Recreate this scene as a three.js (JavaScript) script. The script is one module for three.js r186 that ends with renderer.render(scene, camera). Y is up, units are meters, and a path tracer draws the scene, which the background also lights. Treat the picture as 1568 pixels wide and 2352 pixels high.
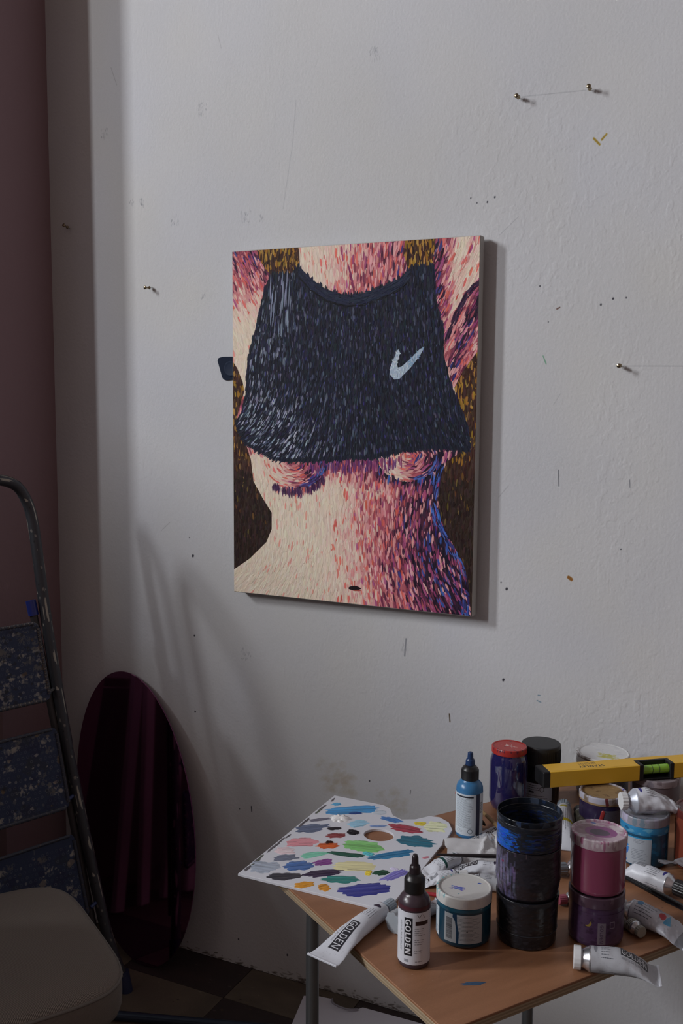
import * as THREE from 'three';
import { RoundedBoxGeometry } from 'three/addons/geometries/RoundedBoxGeometry.js';
import { mergeGeometries as mergeAll } from 'three/addons/utils/BufferGeometryUtils.js';
import { RectAreaLightUniformsLib } from 'three/addons/lights/RectAreaLightUniformsLib.js';

// ---------------------------------------------------------------- camera, sky, light, exposure
const renderer = new THREE.WebGLRenderer({ antialias: true });
renderer.toneMapping = THREE.LinearToneMapping;
renderer.toneMappingExposure = 1.0;
renderer.shadowMap.enabled = true;
const scene = new THREE.Scene();
const camera = new THREE.PerspectiveCamera(54.16, 1568 / 2352, 0.05, 60);
{
  const right = new THREE.Vector3(0.90117566, 0.00698889, -0.43339771);
  const up = new THREE.Vector3(-0.05621133, 0.99331102, -0.10086381);
  const forward = new THREE.Vector3(-0.4297938, -0.11525788, -0.89554057);
  camera.quaternion.setFromRotationMatrix(new THREE.Matrix4().makeBasis(right, up, forward.negate()));
  camera.position.set(0, 1.47, 0);
}
scene.add(camera);
scene.background = new THREE.Color(0.50, 0.56, 0.64);            // overcast sky outside the window
const SKYWALL = -6.0;                                             // the window wall, set back to the left beyond the mauve pier
const WINDOWS = [{ z0: 1.55, z1: 2.25 }, { z0: 4.40, z1: 5.25 }].map((w) => ({ ...w, y0: 3.5, y1: 5.3 }));
RectAreaLightUniformsLib.init();
for (const w of WINDOWS) {                                         // overcast daylight entering by each pane
  const daylight = new THREE.RectAreaLight(new THREE.Color(0.97, 0.985, 1.02), 99, w.z1 - w.z0 - 0.05, w.y1 - w.y0 - 0.05);
  daylight.position.set(SKYWALL - 0.085, (w.y0 + w.y1) / 2, (w.z0 + w.z1) / 2);
  daylight.lookAt(5, (w.y0 + w.y1) / 2, (w.z0 + w.z1) / 2);
  scene.add(daylight);
}

// ---------------------------------------------------------------- helpers
let seed = 20240611;
const rnd = () => { seed |= 0; seed = seed + 0x6D2B79F5 | 0; let t = Math.imul(seed ^ seed >>> 15, 1 | seed); t = t + Math.imul(t ^ t >>> 7, 61 | t) ^ t; return ((t ^ t >>> 14) >>> 0) / 4294967296; };
const R = (a, b) => a + (b - a) * rnd();
const clamp = (x, a = 0, b = 1) => Math.min(b, Math.max(a, x));
const smooth = (a, b, x) => { const t = clamp((x - a) / (b - a)); return t * t * (3 - 2 * t); };
const mix = (a, b, t) => a + (b - a) * t;
const hash = (x, y) => { let h = Math.imul(x, 374761393) + Math.imul(y, 668265263) | 0; h = Math.imul(h ^ h >>> 13, 1274126177); return ((h ^ h >>> 16) >>> 0) / 4294967296; };
const vnoise = (x, y) => { const i = Math.floor(x), j = Math.floor(y), u = x - i, v = y - j, a = u * u * (3 - 2 * u), b = v * v * (3 - 2 * v); return mix(mix(hash(i, j), hash(i + 1, j), a), mix(hash(i, j + 1), hash(i + 1, j + 1), a), b); };
const fbm = (x, y, o = 4) => { let s = 0, k = 0.5, n = 0; for (let q = 0; q < o; q++) { s += k * vnoise(x, y); n += k; x = x * 2.03 + 17.1; y = y * 2.03 + 5.7; k *= 0.5; } return s / n; };
const toLin = (c) => { c /= 255; return c <= 0.04045 ? c / 12.92 : ((c + 0.055) / 1.055) ** 2.4; };
const toS = (c) => 255 * (c <= 0.0031308 ? c * 12.92 : 1.055 * c ** (1 / 2.4) - 0.055);
// pigment: an sRGB colour as it is seen in soft daylight, brought up to the paint's own reflectance
const pig = (r, g, b, k = 0.72) => [r, g, b].map((c) => Math.round(toS(Math.min(0.88, toLin(c) / k))));
const css = (c, a = 1) => `rgba(${c[0]},${c[1]},${c[2]},${a})`;
const hexRGB = (h) => [1, 3, 5].map((i) => parseInt(h.slice(i, i + 2), 16));

const taken = new Map();
const numbered = (n) => { const k = taken.get(n) || 0; taken.set(n, k + 1); return k ? `${n}_${String(k).padStart(3, '0')}` : n; };
function mesh(name, geo, mat, parent, x = 0, y = 0, z = 0) {
  const m = new THREE.Mesh(geo, mat); m.name = parent === scene ? numbered(name) : name;
  m.position.set(x, y, z); m.castShadow = true; m.receiveShadow = true; parent.add(m); return m;
}
function thing(name, label, category, pos = [0, 0, 0], turn = 0, group) {
  const g = new THREE.Group(); g.name = numbered(name); g.position.set(...pos); g.rotation.y = turn;
  g.userData = { label, category }; if (group) g.userData.group = group; scene.add(g); return g;
}
const struct = (o, label) => { o.userData.kind = 'structure'; if (label) o.userData.label = label; return o; };
const M = (color, roughness = 0.6, extra = {}) => new THREE.MeshPhysicalMaterial({ color, roughness, ...extra });
const lathe = (pts, seg = 48) => new THREE.LatheGeometry(pts.map(([r, y]) => new THREE.Vector2(r, y)), seg);
const box = (w, h, d, x = 0, y = 0, z = 0) => new THREE.BoxGeometry(w, h, d).translate(x, y, z);
const rbox = (w, h, d, r = 0.002, x = 0, y = 0, z = 0) => new RoundedBoxGeometry(w, h, d, 2, r).translate(x, y, z);
const mergeGeometries = (list) => mergeAll(list.map((q) => (q.index ? q.toNonIndexed() : q)));
const V = (x, y, z) => new THREE.Vector3(x, y, z);
const pipe = (pts, r, seg = 40, rs = 14, tension = 0.5, closed = false) => new THREE.TubeGeometry(new THREE.CatmullRomCurve3(pts.map((p) => V(...p)), closed, 'catmullrom', tension), seg, r, rs, closed);
const rod = (a, b, r0, r1 = r0, seg = 14) => { const A = V(...a), B = V(...b), g = new THREE.CylinderGeometry(r1, r0, A.distanceTo(B), seg); g.applyQuaternion(new THREE.Quaternion().setFromUnitVectors(V(0, 1, 0), B.clone().sub(A).normalize())); g.translate((A.x + B.x) / 2, (A.y + B.y) / 2, (A.z + B.z) / 2); return g; };
function tex(w, h, draw, srgb = true) {
  const c = document.createElement('canvas'); c.width = w; c.height = h; const g = c.getContext('2d'); draw(g, w, h);
  const t = new THREE.CanvasTexture(c); if (srgb) t.colorSpace = THREE.SRGBColorSpace; t.magFilter = THREE.LinearFilter; return t;
}
const repeat = (t, x, y) => { t.wrapS = t.wrapT = THREE.RepeatWrapping; t.repeat.set(x, y); return t; };
function planarUV(geo, fn) { const p = geo.attributes.position, uv = new Float32Array(p.count * 2); for (let i = 0; i < p.count; i++) { const [u, v] = fn(p.getX(i), p.getY(i), p.getZ(i)); uv[2 * i] = u; uv[2 * i + 1] = v; } geo.setAttribute('uv', new THREE.BufferAttribute(uv, 2)); return geo; }
function splats(g, w, h, n, colors, r0, r1) { for (let i = 0; i < n; i++) { const x = R(0, w), y = R(0, h), r = R(r0, r1); g.fillStyle = colors[Math.floor(rnd() * colors.length)]; g.beginPath(); const k = 9; for (let j = 0; j <= k; j++) { const a = j / k * 6.283, q = r * R(0.55, 1.2); g.lineTo(x + Math.cos(a) * q, y + Math.sin(a) * q * R(0.6, 1)); } g.fill(); } }

// ---------------------------------------------------------------- the room
const BACK = -2.096, LEFT = -1.857, RIGHT = 1.6, FRONT = 6.0, TOP = 6.2, PIER = 0.226;
const SPECKS = [[0.435, 1.065, 3], [0.437, 0.859, 2], [0.437, 0.659, 2.2], [1.252, 1.054, 2.6], [1.25, 0.85, 2.6], [1.306, 1.7, 1.4], [1.151, 1.89, 1.3], [1.165, 1.879, 1.2], [1.188, 1.879, 1.7], [1.204, 1.888, 1.7], [1.457, 1.669, 1.8], [1.433, 1.658, 1.8], [1.483, 1.67, 1.3], [1.492, 1.159, 1.2], [0.564, 0.07, 2.2], [0.708, 0.064, 2.2], [0.569, 0.423, 1.3], [0.93, 0.561, 1.8], [0.425, 1.111, 1.2], [1.239, 1.067, 1.4], [1.326, 1.626, 1]];
const SMUDGES = [[0.476, 2.151, 14], [0.293, 1.947, 10], [0.264, 1.949, 8], [0.393, 1.899, 13], [0.182, 2.124, 12], [0.595, 1.892, 14], [0.59, 0.832, 16], [1.016, 0.897, 9], [0.637, 1.885, 8], [0.924, 2.218, 14], [0.475, 1.712, 6]];
const STREAKS = [[1.407, 1.987, 1.419, 1.974, 3.2, '#a08428'], [1.423, 1.983, 1.432, 1.993, 3, '#a08428'], [1.386, 1.091, 1.392, 1.087, 5.5, '#8c5a1e'], [1.317, 1.556, 1.324, 1.539, 1.6, '#5f9a78'], [0.604, 0.436, 0.605, 0.423, 2.2, '#20222c'], [1.126, 0.754, 1.128, 0.736, 2.2, '#4a3a28'], [1.343, 1.652, 1.349, 1.655, 2, '#5a3a30'], [1.018, 0.916, 1.015, 0.876, 3, '#8a8c92'], [1.357, 1.318, 1.359, 1.284, 1.4, '#5e6066'], [1.504, 1.303, 1.505, 1.288, 1.2, '#70727a'], [1.328, 0.826, 1.333, 0.826, 1.4, '#5a7a90'], [1.326, 0.814, 1.335, 0.811, 1.4, '#5a7a90'], [1.229, 1.254, 1.25, 1.28, 1, '#7c7e84'], [1.258, 2.085, 1.388, 2.082, 0.8, '#7c7e84'], [1.483, 1.534, 1.598, 1.533, 0.8, '#7c7e84'], [1.216, 1.809, 1.256, 1.844, 0.9, '#7c7e84'], [1.342, 1.454, 1.356, 1.477, 0.9, '#8a8c92'], [0.729, 2.139, 0.72, 2.044, 0.9, '#8c8e94'], [0.72, 2.044, 0.695, 1.9, 0.8, '#8c8e94'], [0.206, 2.278, 0.223, 2.234, 0.9, '#66646a'], [1.035, 0.557, 1.034, 0.548, 1.3, '#5f6066'], [0.338, 1.122, 0.366, 1.146, 0.8, '#5a5a60'], [0.52, 2.311, 0.529, 2.28, 0.8, '#85878c']];
const WW = 1536, WH = 2048, WU = 1.8, WV = 2.7;                 // the plaster texture covers 1.8 m by 2.7 m
const plasterColor = tex(WW, WH, (g) => {
  const im = g.createImageData(WW, WH), d = im.data;
  for (let y = 0; y < WH; y++) for (let x = 0; x < WW; x++) {
    const n = fbm(x / 210, y / 260, 3) - 0.5, t = fbm(x / 120 + 90, y / 150 + 40, 2) - 0.5, f = hash(x, y) - 0.5, i = 4 * (y * WW + x);
    const v = 201 + n * 10 + f * 5; d[i] = v - 1 + t * 3; d[i + 1] = v + t; d[i + 2] = v + 2 - t * 6; d[i + 3] = 255;
  }
  g.putImageData(im, 0, 0);
  const X = (m) => m / WU * WW, Y = (m) => WH - m / WV * WH;
  g.lineCap = 'round';
  for (const [x, y, r] of SPECKS) { g.fillStyle = '#34343c'; g.beginPath(); g.ellipse(X(x), Y(y), r * 0.85, r, 0.4, 0, 7); g.fill(); }
  for (const [x, y, r] of SMUDGES) for (let k = 0; k < r * 1.6; k++) { g.strokeStyle = `rgba(84,88,98,${R(0.12, 0.42)})`; g.lineWidth = R(0.6, 1.4); const a = X(x) + R(-r, r) * 0.75, b = Y(y) + R(-r, r) * 0.75; g.beginPath(); g.moveTo(a, b); g.lineTo(a + R(-2, 1), b + R(1, 6)); g.stroke(); }
  for (const [a, b, c, e, w, col] of STREAKS) { g.strokeStyle = col; g.globalAlpha = w < 1.1 ? 0.5 : 0.95; g.lineWidth = w; g.beginPath(); g.moveTo(X(a), Y(b)); g.lineTo(X(c), Y(e)); g.stroke(); }
  g.globalAlpha = 1;
  for (const [x, y, n] of [[0.851, 0.54, 90], [0.988, 0.522, 60], [0.83, 0.565, 50]]) for (let k = 0; k < n; k++) { g.fillStyle = `rgba(160,145,120,${R(0.03, 0.09)})`; g.beginPath(); g.ellipse(X(x) + R(-34, 34), Y(y) + R(-20, 20), R(3, 13), R(2, 8), R(-1, 0), 0, 7); g.fill(); }
  for (let k = 0; k < 420; k++) { g.fillStyle = `rgba(70,62,54,${R(0.15, 0.6)})`; g.beginPath(); g.ellipse(R(0, WW), WH - Math.abs(R(-1, 1) * R(0, 18)), R(1, 9), R(0.6, 2.4), R(-0.4, 0.4), 0, 7); g.fill(); }   // scuffs at the foot of the wall
});
const plasterBump = tex(WW, WH, (g) => {
  const im = g.createImageData(WW, WH), d = im.data;
  for (let y = 0; y < WH; y++) for (let x = 0; x < WW; x++) {
    const i = 4 * (y * WW + x), rough = smooth(0.42, 0.66, fbm(x / 260 + 3, y / 300 + 8, 2)) * (0.35 + 0.65 * smooth(700, 1300, x));
    let v = 118 + (fbm(x / 3.1, y / 3.4, 2) - 0.5) * 46 + (fbm(x / 90, y / 120, 2) - 0.5) * 44;
    v += rough * (smooth(0.5, 0.68, fbm(x / 10, y / 13, 3)) * 52);
    v += smooth(1150, 1500, x) * (vnoise(x / 2.4, y / 240) - 0.5) * 24;                    // dragged trowel lines
    d[i] = d[i + 1] = d[i + 2] = clamp(v, 0, 255); d[i + 3] = 255;
  }
  g.putImageData(im, 0, 0);
  g.lineCap = 'round';
  for (let k = 0; k < 60; k++) { g.strokeStyle = rnd() < 0.5 ? 'rgba(60,60,60,.5)' : 'rgba(180,180,180,.4)'; g.lineWidth = R(0.7, 1.3); let x = R(650, WW), y = R(0, WH * 0.8); g.beginPath(); g.moveTo(x, y); for (let j = 0; j < 3; j++) { x += R(-6, 6); y += R(-1, 6); g.lineTo(x, y); } g.stroke(); }
}, false);
for (const t of [plasterColor, plasterBump]) { t.wrapS = t.wrapT = THREE.MirroredRepeatWrapping; }
const plaster = new THREE.MeshStandardMaterial({ map: plasterColor, bumpMap: plasterBump, bumpScale: 0.0017, roughness: 0.82 });
struct(mesh('wall_back', planarUV(box(RIGHT - SKYWALL + 0.4, TOP, 0.2, (RIGHT + SKYWALL) / 2, TOP / 2, BACK - 0.1), (x, y) => [(x - LEFT) / WU, y / WV]), plaster, scene), 'white plastered studio wall with scratches and pin holes');

const mauveBump = tex(512, 512, (g, w, h) => { const im = g.createImageData(w, h); for (let i = 0; i < w * h; i++) { const v = 255 * fbm((i % w) / 9, Math.floor(i / w) / 11, 3); im.data.set([v, v, v, 255], 4 * i); } g.putImageData(im, 0, 0); }, false);
mauveBump.wrapS = mauveBump.wrapT = THREE.MirroredRepeatWrapping;
const mauve = new THREE.MeshStandardMaterial({ color: new THREE.Color(0.26, 0.17, 0.185), roughness: 0.8, bumpMap: mauveBump, bumpScale: 0.001 });
struct(mesh('wall_left', planarUV(box(0.14, TOP, PIER, LEFT - 0.07, TOP / 2, BACK + PIER / 2), (x, y, z) => [z / 0.6, y / 0.6]), mauve, scene), 'mauve painted wall pier meeting the white wall in the corner');
const farPaint = M(new THREE.Color(0.125, 0.09, 0.083), 0.85), T0 = 0.1;
{
  const pieces = [], X = SKYWALL - T0 / 2, edges = [BACK, WINDOWS[0].z0, WINDOWS[0].z1, WINDOWS[1].z0, WINDOWS[1].z1, FRONT], { y0, y1 } = WINDOWS[0];
  for (let i = 0; i < 5; i++) { const a = edges[i], b = edges[i + 1], c = (a + b) / 2; if (i % 2) pieces.push(box(T0, y0, b - a, X, y0 / 2, c), box(T0, TOP - y1, b - a, X, (TOP + y1) / 2, c)); else pieces.push(box(T0, TOP, b - a, X, TOP / 2, c)); }
  struct(mesh('wall_window', mergeGeometries(pieces), farPaint, scene), 'window wall set back beyond the mauve pier');
}
struct(mesh('wall_right', box(0.2, TOP, FRONT - BACK + 0.2, RIGHT + 0.1, TOP / 2, (FRONT + BACK) / 2), M(new THREE.Color(0.19, 0.135, 0.12), 0.85), scene), 'plain painted wall across the room');
struct(mesh('wall_front', box(RIGHT - SKYWALL + 0.4, TOP, 0.2, (RIGHT + SKYWALL) / 2, TOP / 2, FRONT + 0.1), farPaint, scene), 'plain painted wall behind the camera');
struct(mesh('ceiling', box(RIGHT - SKYWALL + 0.5, 0.2, FRONT - BACK + 0.5, (RIGHT + SKYWALL) / 2, TOP + 0.1, (FRONT + BACK) / 2), M(new THREE.Color(0.13, 0.11, 0.10), 0.9), scene), 'plain painted ceiling');
WINDOWS.forEach((W, n) => { // two tall narrow windows: frame, bar and panes
  const g = struct(new THREE.Group(), n ? 'tall narrow window nearer the camera' : 'tall narrow window nearer the white wall'); g.name = `window_${n + 1}`; scene.add(g);
  const paint = M(0xc9c6c0, 0.5), x = SKYWALL - T0 + 0.02, zc = (W.z0 + W.z1) / 2, yc = (W.y0 + W.y1) / 2, w = W.z1 - W.z0, h = W.y1 - W.y0;
  mesh('window_frame', mergeGeometries([box(0.04, h, 0.025, x, yc, W.z0 + 0.0125), box(0.04, h, 0.025, x, yc, W.z1 - 0.0125), box(0.04, 0.025, w - 0.05, x, W.y0 + 0.0125, zc), box(0.04, 0.025, w - 0.05, x, W.y1 - 0.0125, zc)]), paint, g);
  mesh('glazing_bar', box(0.03, 0.02, w - 0.05, x + 0.012, W.y0 + h * 0.62, zc), paint, g);
  const glass = M(0xffffff, 0.02, { transmission: 1, thickness: 0, ior: 1.5 });
  mesh('pane', box(0.004, h * 0.62 - 0.04, w - 0.05, x - 0.012, W.y0 + h * 0.31 + 0.006, zc), glass, g);
  mesh('pane', box(0.004, h * 0.38 - 0.04, w - 0.05, x - 0.012, W.y0 + h * 0.81 - 0.006, zc), glass, g);
  mesh('window_sill', rbox(0.14, 0.03, w + 0.08, 0.006, SKYWALL - 0.01, W.y0 - 0.016, zc), paint, g);
});
{ // chequered floor tiles, laid square to the walls
  const tileTex = (a, b, n) => tex(256, 256, (g, w, h) => {
    const im = g.createImageData(w, h); for (let i = 0; i < w * h; i++) { const x = i % w, y = Math.floor(i / w), q = fbm(x / 60 + n * 9, y / 60, 4), r = hash(x + n, y) - 0.5; im.data.set([0, 1, 2].map((k) => mix(a[k], b[k], q) + r * 8).concat(255), 4 * i); } g.putImageData(im, 0, 0);
    splats(g, w, h, 26, ['rgba(150,142,128,.35)', 'rgba(110,104,98,.4)', 'rgba(20,16,16,.5)', 'rgba(128,110,60,.3)'], 0.8, 5);
  });
  const dark = [0, 1].map((n) => new THREE.MeshStandardMaterial({ map: tileTex([44, 36, 36], [62, 48, 46], n), roughness: 0.6 }));
  const pale = [2, 3].map((n) => new THREE.MeshStandardMaterial({ map: tileTex([84, 75, 64], [110, 98, 84], n), roughness: 0.6 }));
  const S = 0.305, floor = struct(mesh('floor', box(RIGHT - SKYWALL + 0.4, 0.1, FRONT - BACK + 0.4, (RIGHT + SKYWALL) / 2, -0.055, (FRONT + BACK) / 2), M(0x1c1816, 0.9), scene), 'dark floor of chequered brown and beige tiles');
  const full = rbox(S - 0.0015, 0.006, S - 0.0015, 0.001);
  for (let i = -5; i < 10; i++) for (let j = -1; j < 9; j++) {
    const x0 = Math.max(SKYWALL, -1.2513 + i * S), x1 = Math.min(RIGHT, -1.2513 + (i + 1) * S), z0 = Math.max(BACK, -1.957 + j * S), z1 = Math.min(FRONT, -1.957 + (j + 1) * S);
    if (x1 - x0 < 0.01 || z1 - z0 < 0.01) continue;
    const whole = x1 - x0 > S - 0.001 && z1 - z0 > S - 0.001;
    mesh('tile', whole ? full : rbox(x1 - x0 - 0.0015, 0.006, z1 - z0 - 0.0015, 0.001), ((i + j) % 2 ? pale : dark)[Math.floor(rnd() * 2)], floor, (x0 + x1) / 2, -0.003, (z0 + z1) / 2);
  }
}

// ---------------------------------------------------------------- the painting
const SHIRT = [[175, 94], [262, 94], [290, 66], [298, 73], [340, 114], [410, 160], [485, 181], [559, 179], [631, 159], [703, 130], [737, 102], [758, 91], [831, 94], [839, 148], [843, 212], [862, 276], [876, 314], [874, 352], [875, 403], [889, 448], [904, 506], [926, 551], [950, 602], [970, 653], [980, 719], [977, 739], [916, 735], [819, 737], [741, 746], [698, 757], [595, 779], [535, 781], [444, 790], [335, 800], [231, 803], [175, 795], [117, 768], [59, 745], [26, 695], [12, 654], [35, 621], [56, 557], [60, 500], [65, 430], [81, 360], [102, 297], [123, 215], [143, 146], [167, 99]];
const BACKDROPS = [[[107, -9], [291, -9], [297, 70], [268, 100], [175, 98], [147, 71], [127, 43]], [[722, -9], [838, -9], [828, 96], [758, 92], [734, 98], [717, 47]], [[1009, 386], [993, 402], [970, 433], [944, 468], [918, 519], [926, 551], [950, 602], [972, 653], [980, 726], [896, 780], [876, 834], [864, 920], [880, 999], [923, 1076], [962, 1139], [984, 1197], [993, 1276], [998, 1339], [1032, 1336]], [[-10, 418], [2, 423], [20, 447], [44, 500], [52, 535], [26, 607], [12, 654], [26, 695], [59, 745], [80, 801], [92, 887], [133, 950], [174, 1006], [174, 1070], [150, 1123], [74, 1194], [-7, 1249]]];
const CHECK = [[701, 381], [709, 395], [696, 431], [700, 447], [714, 444], [750, 415], [784, 382], [803, 374], [785, 406], [750, 448], [708, 487], [686, 490], [668, 470], [670, 447], [682, 418], [696, 388]];
const NECKLINE = [[298, 73], [340, 114], [410, 160], [485, 181], [559, 179], [631, 159], [703, 130], [737, 102]];
const UNDERARM = [[1004, 149], [977, 160], [945, 196], [919, 246], [893, 302], [877, 340], [889, 442], [918, 519], [944, 468], [1009, 386]];
const inside = (p, x, y) => { let c = false; for (let i = 0, j = p.length - 1; i < p.length; j = i++) if ((p[i][1] > y) !== (p[j][1] > y) && x < (p[j][0] - p[i][0]) * (y - p[i][1]) / (p[j][1] - p[i][1]) + p[i][0]) c = !c; return c; };
const edgeDist = (p, x, y) => { let m = 1e9; for (let i = 0, j = p.length - 1; i < p.length; j = i++) { const ax = p[j][0], ay = p[j][1], dx = p[i][0] - ax, dy = p[i][1] - ay, t = clamp(((x - ax) * dx + (y - ay) * dy) / (dx * dx + dy * dy || 1)); m = Math.min(m, Math.hypot(x - ax - t * dx, y - ay - t * dy)); } return m; };
const neckY = (x) => { for (let i = 1; i < NECKLINE.length; i++) if (x <= NECKLINE[i][0]) { const [a, b] = NECKLINE[i - 1], [c, d] = NECKLINE[i]; return mix(b, d, (x - a) / (c - a)); } return 100; };
const BUST = [[268, 800, 142, 108], [745, 765, 122, 92]];
const SKIN = [[0, [206, 194, 174]], [0.14, [205, 184, 168]], [0.28, [200, 158, 150]], [0.42, [186, 116, 118]], [0.55, [158, 78, 88]], [0.68, [104, 44, 66]], [0.8, [58, 28, 50]], [1, [26, 16, 34]]];
const ramp = (T, s) => { s = clamp(s); for (let i = 1; i < T.length; i++) if (s <= T[i][0]) { const t = (s - T[i - 1][0]) / (T[i][0] - T[i - 1][0]); return T[i - 1][1].map((c, k) => mix(c, T[i][1][k], t)); } return T[T.length - 1][1]; };
// tone of the skin paint (0 cream ... 1 deep violet) and the lean of its strokes, by place in the picture
function skin(x, y) {
  let s, a = 0;
  if (y < 330 && x > 270 && x < 745 && y < neckY(clamp(x, 299, 736)) + 4) { s = mix(0.1, 0.62, smooth(320, 740, x)) + 0.1 * smooth(120, 180, y); a = (x - 520) / 500 * 0.3; }
  else if (x < 240 && y < 560) { s = 0.62 - 0.56 * smooth(10, 330, y + x * 0.1) + 0.22 * smooth(30, 190, x - y * 0.18); a = -0.45 + 0.2 * smooth(200, 500, y); }
  else if (x > 800 && y < 560) {
    a = 0.42 - 0.25 * smooth(60, 0, y);
    if (inside(UNDERARM, x, y)) { s = 0.66 + 0.22 * Math.sin(x / 17 + y / 40); a = 0.5; }
    else s = mix(0.78, 0.16, smooth(836, 935 - 0.05 * y, x)) + 0.14 * Math.sin(x / 14 + y / 31) * smooth(150, 30, y);
  } else {
    s = mix(0.04, 0.95, smooth(290, 1010 - 110 * smooth(850, 1050, y) + 100 * smooth(1120, 1330, y), x + 70 * (fbm(x / 50, y / 110) - 0.5)) ** 1.25);
    s += 0.55 * smooth(905, 790, y) * smooth(330, 460, x) * (1 - smooth(640, 720, x) * 0.4);
    a = -(x - 480) / 520 * (0.75 * smooth(1010, 1300, y) - 0.3 * smooth(980, 820, y));
    a *= x < 480 ? 1.15 : 0.8;
    for (const [bx, by, rx, ry] of BUST) {
      const u = (x - bx) / rx, v = (y - by) / ry, d = Math.hypot(u, v);
      if (d < 1 && y > by - 60) { s = 0.14 + 0.7 * smooth(-0.5, 0.85, u) + 0.35 * smooth(0.75, 1, d) * smooth(-0.2, 0.4, u) + 0.16 * smooth(0.5, 0.1, d); a = Math.atan2(rx * v, ry * u); }
      else if (d >= 1 && d < 1.3 && y > by) s += 0.62 * smooth(1.3, 1, d) * (bx < 500 ? smooth(-0.8, 0.1, u) : 0.7);
    }
    if (y < 830 && x < 130) s += 0.5 * smooth(800, 745, y);
  }
  return [s, a];
}
const PX = 1.5, PW = 1500, PH = 2000;
const bumpCanvas = document.createElement('canvas'); bumpCanvas.width = PW; bumpCanvas.height = PH;
const bg = bumpCanvas.getContext('2d'); bg.fillStyle = '#606060'; bg.fillRect(0, 0, PW, PH);
const paintingMap = tex(PW, PH, (g) => {
  g.scale(PX, PX); bg.scale(PX, PX); g.lineCap = bg.lineCap = 'round';
  const stroke = (x, y, a, len, wid, col, alpha = 0.92) => {             // a lens-shaped dab leaning by a from the vertical
    const dx = -Math.sin(a) * len / 2, dy = Math.cos(a) * len / 2, nx = Math.cos(a) * wid / 2, ny = Math.sin(a) * wid / 2, j = R(-0.3, 0.3) * wid;
    for (const [c, style] of [[g, css(pig(...col.map((q) => clamp(q, 2, 225))), alpha)], [bg, `rgba(${Math.round(R(110, 235))},0,0,.8)`]]) {
      c.fillStyle = c === g ? style : style.replace(/rgba\((\d+),0,0/, 'rgba($1,$1,$1');
      c.beginPath(); c.moveTo(x - dx, y - dy); c.bezierCurveTo(x - dx * 0.7 + nx * 1.1, y - dy * 0.7 + ny * 1.1, x + dx * 0.8 + nx + j, y + dy * 0.8 + ny, x + dx, y + dy); c.bezierCurveTo(x + dx * 0.7 - nx * 1.1 + j, y + dy * 0.7 - ny * 1.1, x - dx * 0.8 - nx, y - dy * 0.8 - ny, x - dx, y - dy); c.fill();
    }
  };
  g.fillStyle = css(pig(70, 44, 54)); g.fillRect(0, 0, 1000, 1334);
  const jit = (c, q) => { const l = R(-q, q); return c.map((v) => v + l + R(-q, q) * 0.4); };
  for (let y = 0; y < 1334; y += 5) for (let x = 0; x < 1000; x += 5) { g.fillStyle = css(pig(...ramp(SKIN, skin(x, y)[0] + R(-0.06, 0.06)))); g.fillRect(x, y, 5.5, 5.5); }
  // skin
  const skinPass = (n, len, wid, sj, accents) => { for (let i = 0; i < n; i++) {
    const x = R(-5, 1005), y = R(-5, 1338); if (inside(SHIRT, x, y) && edgeDist(SHIRT, x, y) > 12) continue; if (BACKDROPS.some((b) => inside(b, x, y))) continue;
    let [s, a] = skin(x, y); const s0 = s; s += R(-sj, sj) * (0.35 + 1.1 * smooth(0.08, 0.4, s));
    let c = jit(ramp(SKIN, s), 9);
    if (accents) { const q = rnd();
      if (s0 > 0.12 && s0 < 0.7 && q < 0.14) c = jit([196, 92, 84], 14); else if (s0 > 0.25 && q < 0.24) c = jit([150, 70, 110], 14);
      else if (s0 > 0.6 && q < 0.33) c = jit([50, 50, 112], 14); else if (s0 > 0.45 && q < 0.5) c = jit([214, 150, 150], 12); else if (s0 <= 0.12 && q < 0.05) c = jit([208, 140, 128], 8);
      if (y > 800 && s0 > 0.86 && q > 0.88) c = jit([58, 84, 158], 16); }
    stroke(x, y, a + R(-0.1, 0.1), len * R(0.7, 1.35), wid * R(0.7, 1.25), c);
  } };
  skinPass(7000, 40, 16, 0.08, false); skinPass(7600, 34, 10, 0.22, true); skinPass(2600, 24, 7, 0.24, true);
  for (let i = 0; i < 95; i++) { const t = rnd(), B = BACKDROPS[2], k = 9 + Math.floor(t * 8), p = B[k], q = B[Math.min(17, k + 1)], u = rnd(); stroke(mix(p[0], q[0], u) - R(3, 34), mix(p[1], q[1], u), -Math.atan2(q[0] - p[0], q[1] - p[1]) + R(-0.08, 0.08), R(24, 46), R(3.5, 7), jit(rnd() < 0.4 ? [40, 48, 104] : [62, 98, 176], 18)); }   // blue strokes along the far flank
  for (const [bx, by, rx, ry] of BUST) for (let i = 0; i < 46; i++) { const p = R(0.05, 1.35), k = R(0.86, 1.0), px = bx + rx * k * Math.cos(p), py = by + ry * k * Math.sin(p); stroke(px, py, Math.atan2(rx * Math.sin(p), ry * Math.cos(p)), R(20, 34), R(4, 7), jit(rnd() < 0.45 ? [58, 42, 92] : [72, 98, 164], 14)); }
  for (let i = 0; i < 110; i++) { const p = R(0.5, 2.2), k = R(1.0, 1.16), [bx, by, rx, ry] = BUST[0]; stroke(bx + rx * k * Math.cos(p), by + ry * k * Math.sin(p) + 6, R(-0.15, 0.15), R(20, 36), R(4, 7), jit([60, 34, 66], 16)); }   // violet strokes under the left curve
  for (let i = 0; i < 170; i++) { const x = R(330, 720); stroke(x, 790 - (x - 400) * 0.05 + R(0, 46), R(-0.12, 0.12), R(22, 40), R(5, 8), jit(rnd() < 0.5 ? [88, 46, 98] : [122, 58, 92], 16)); }   // and below the hem
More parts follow.
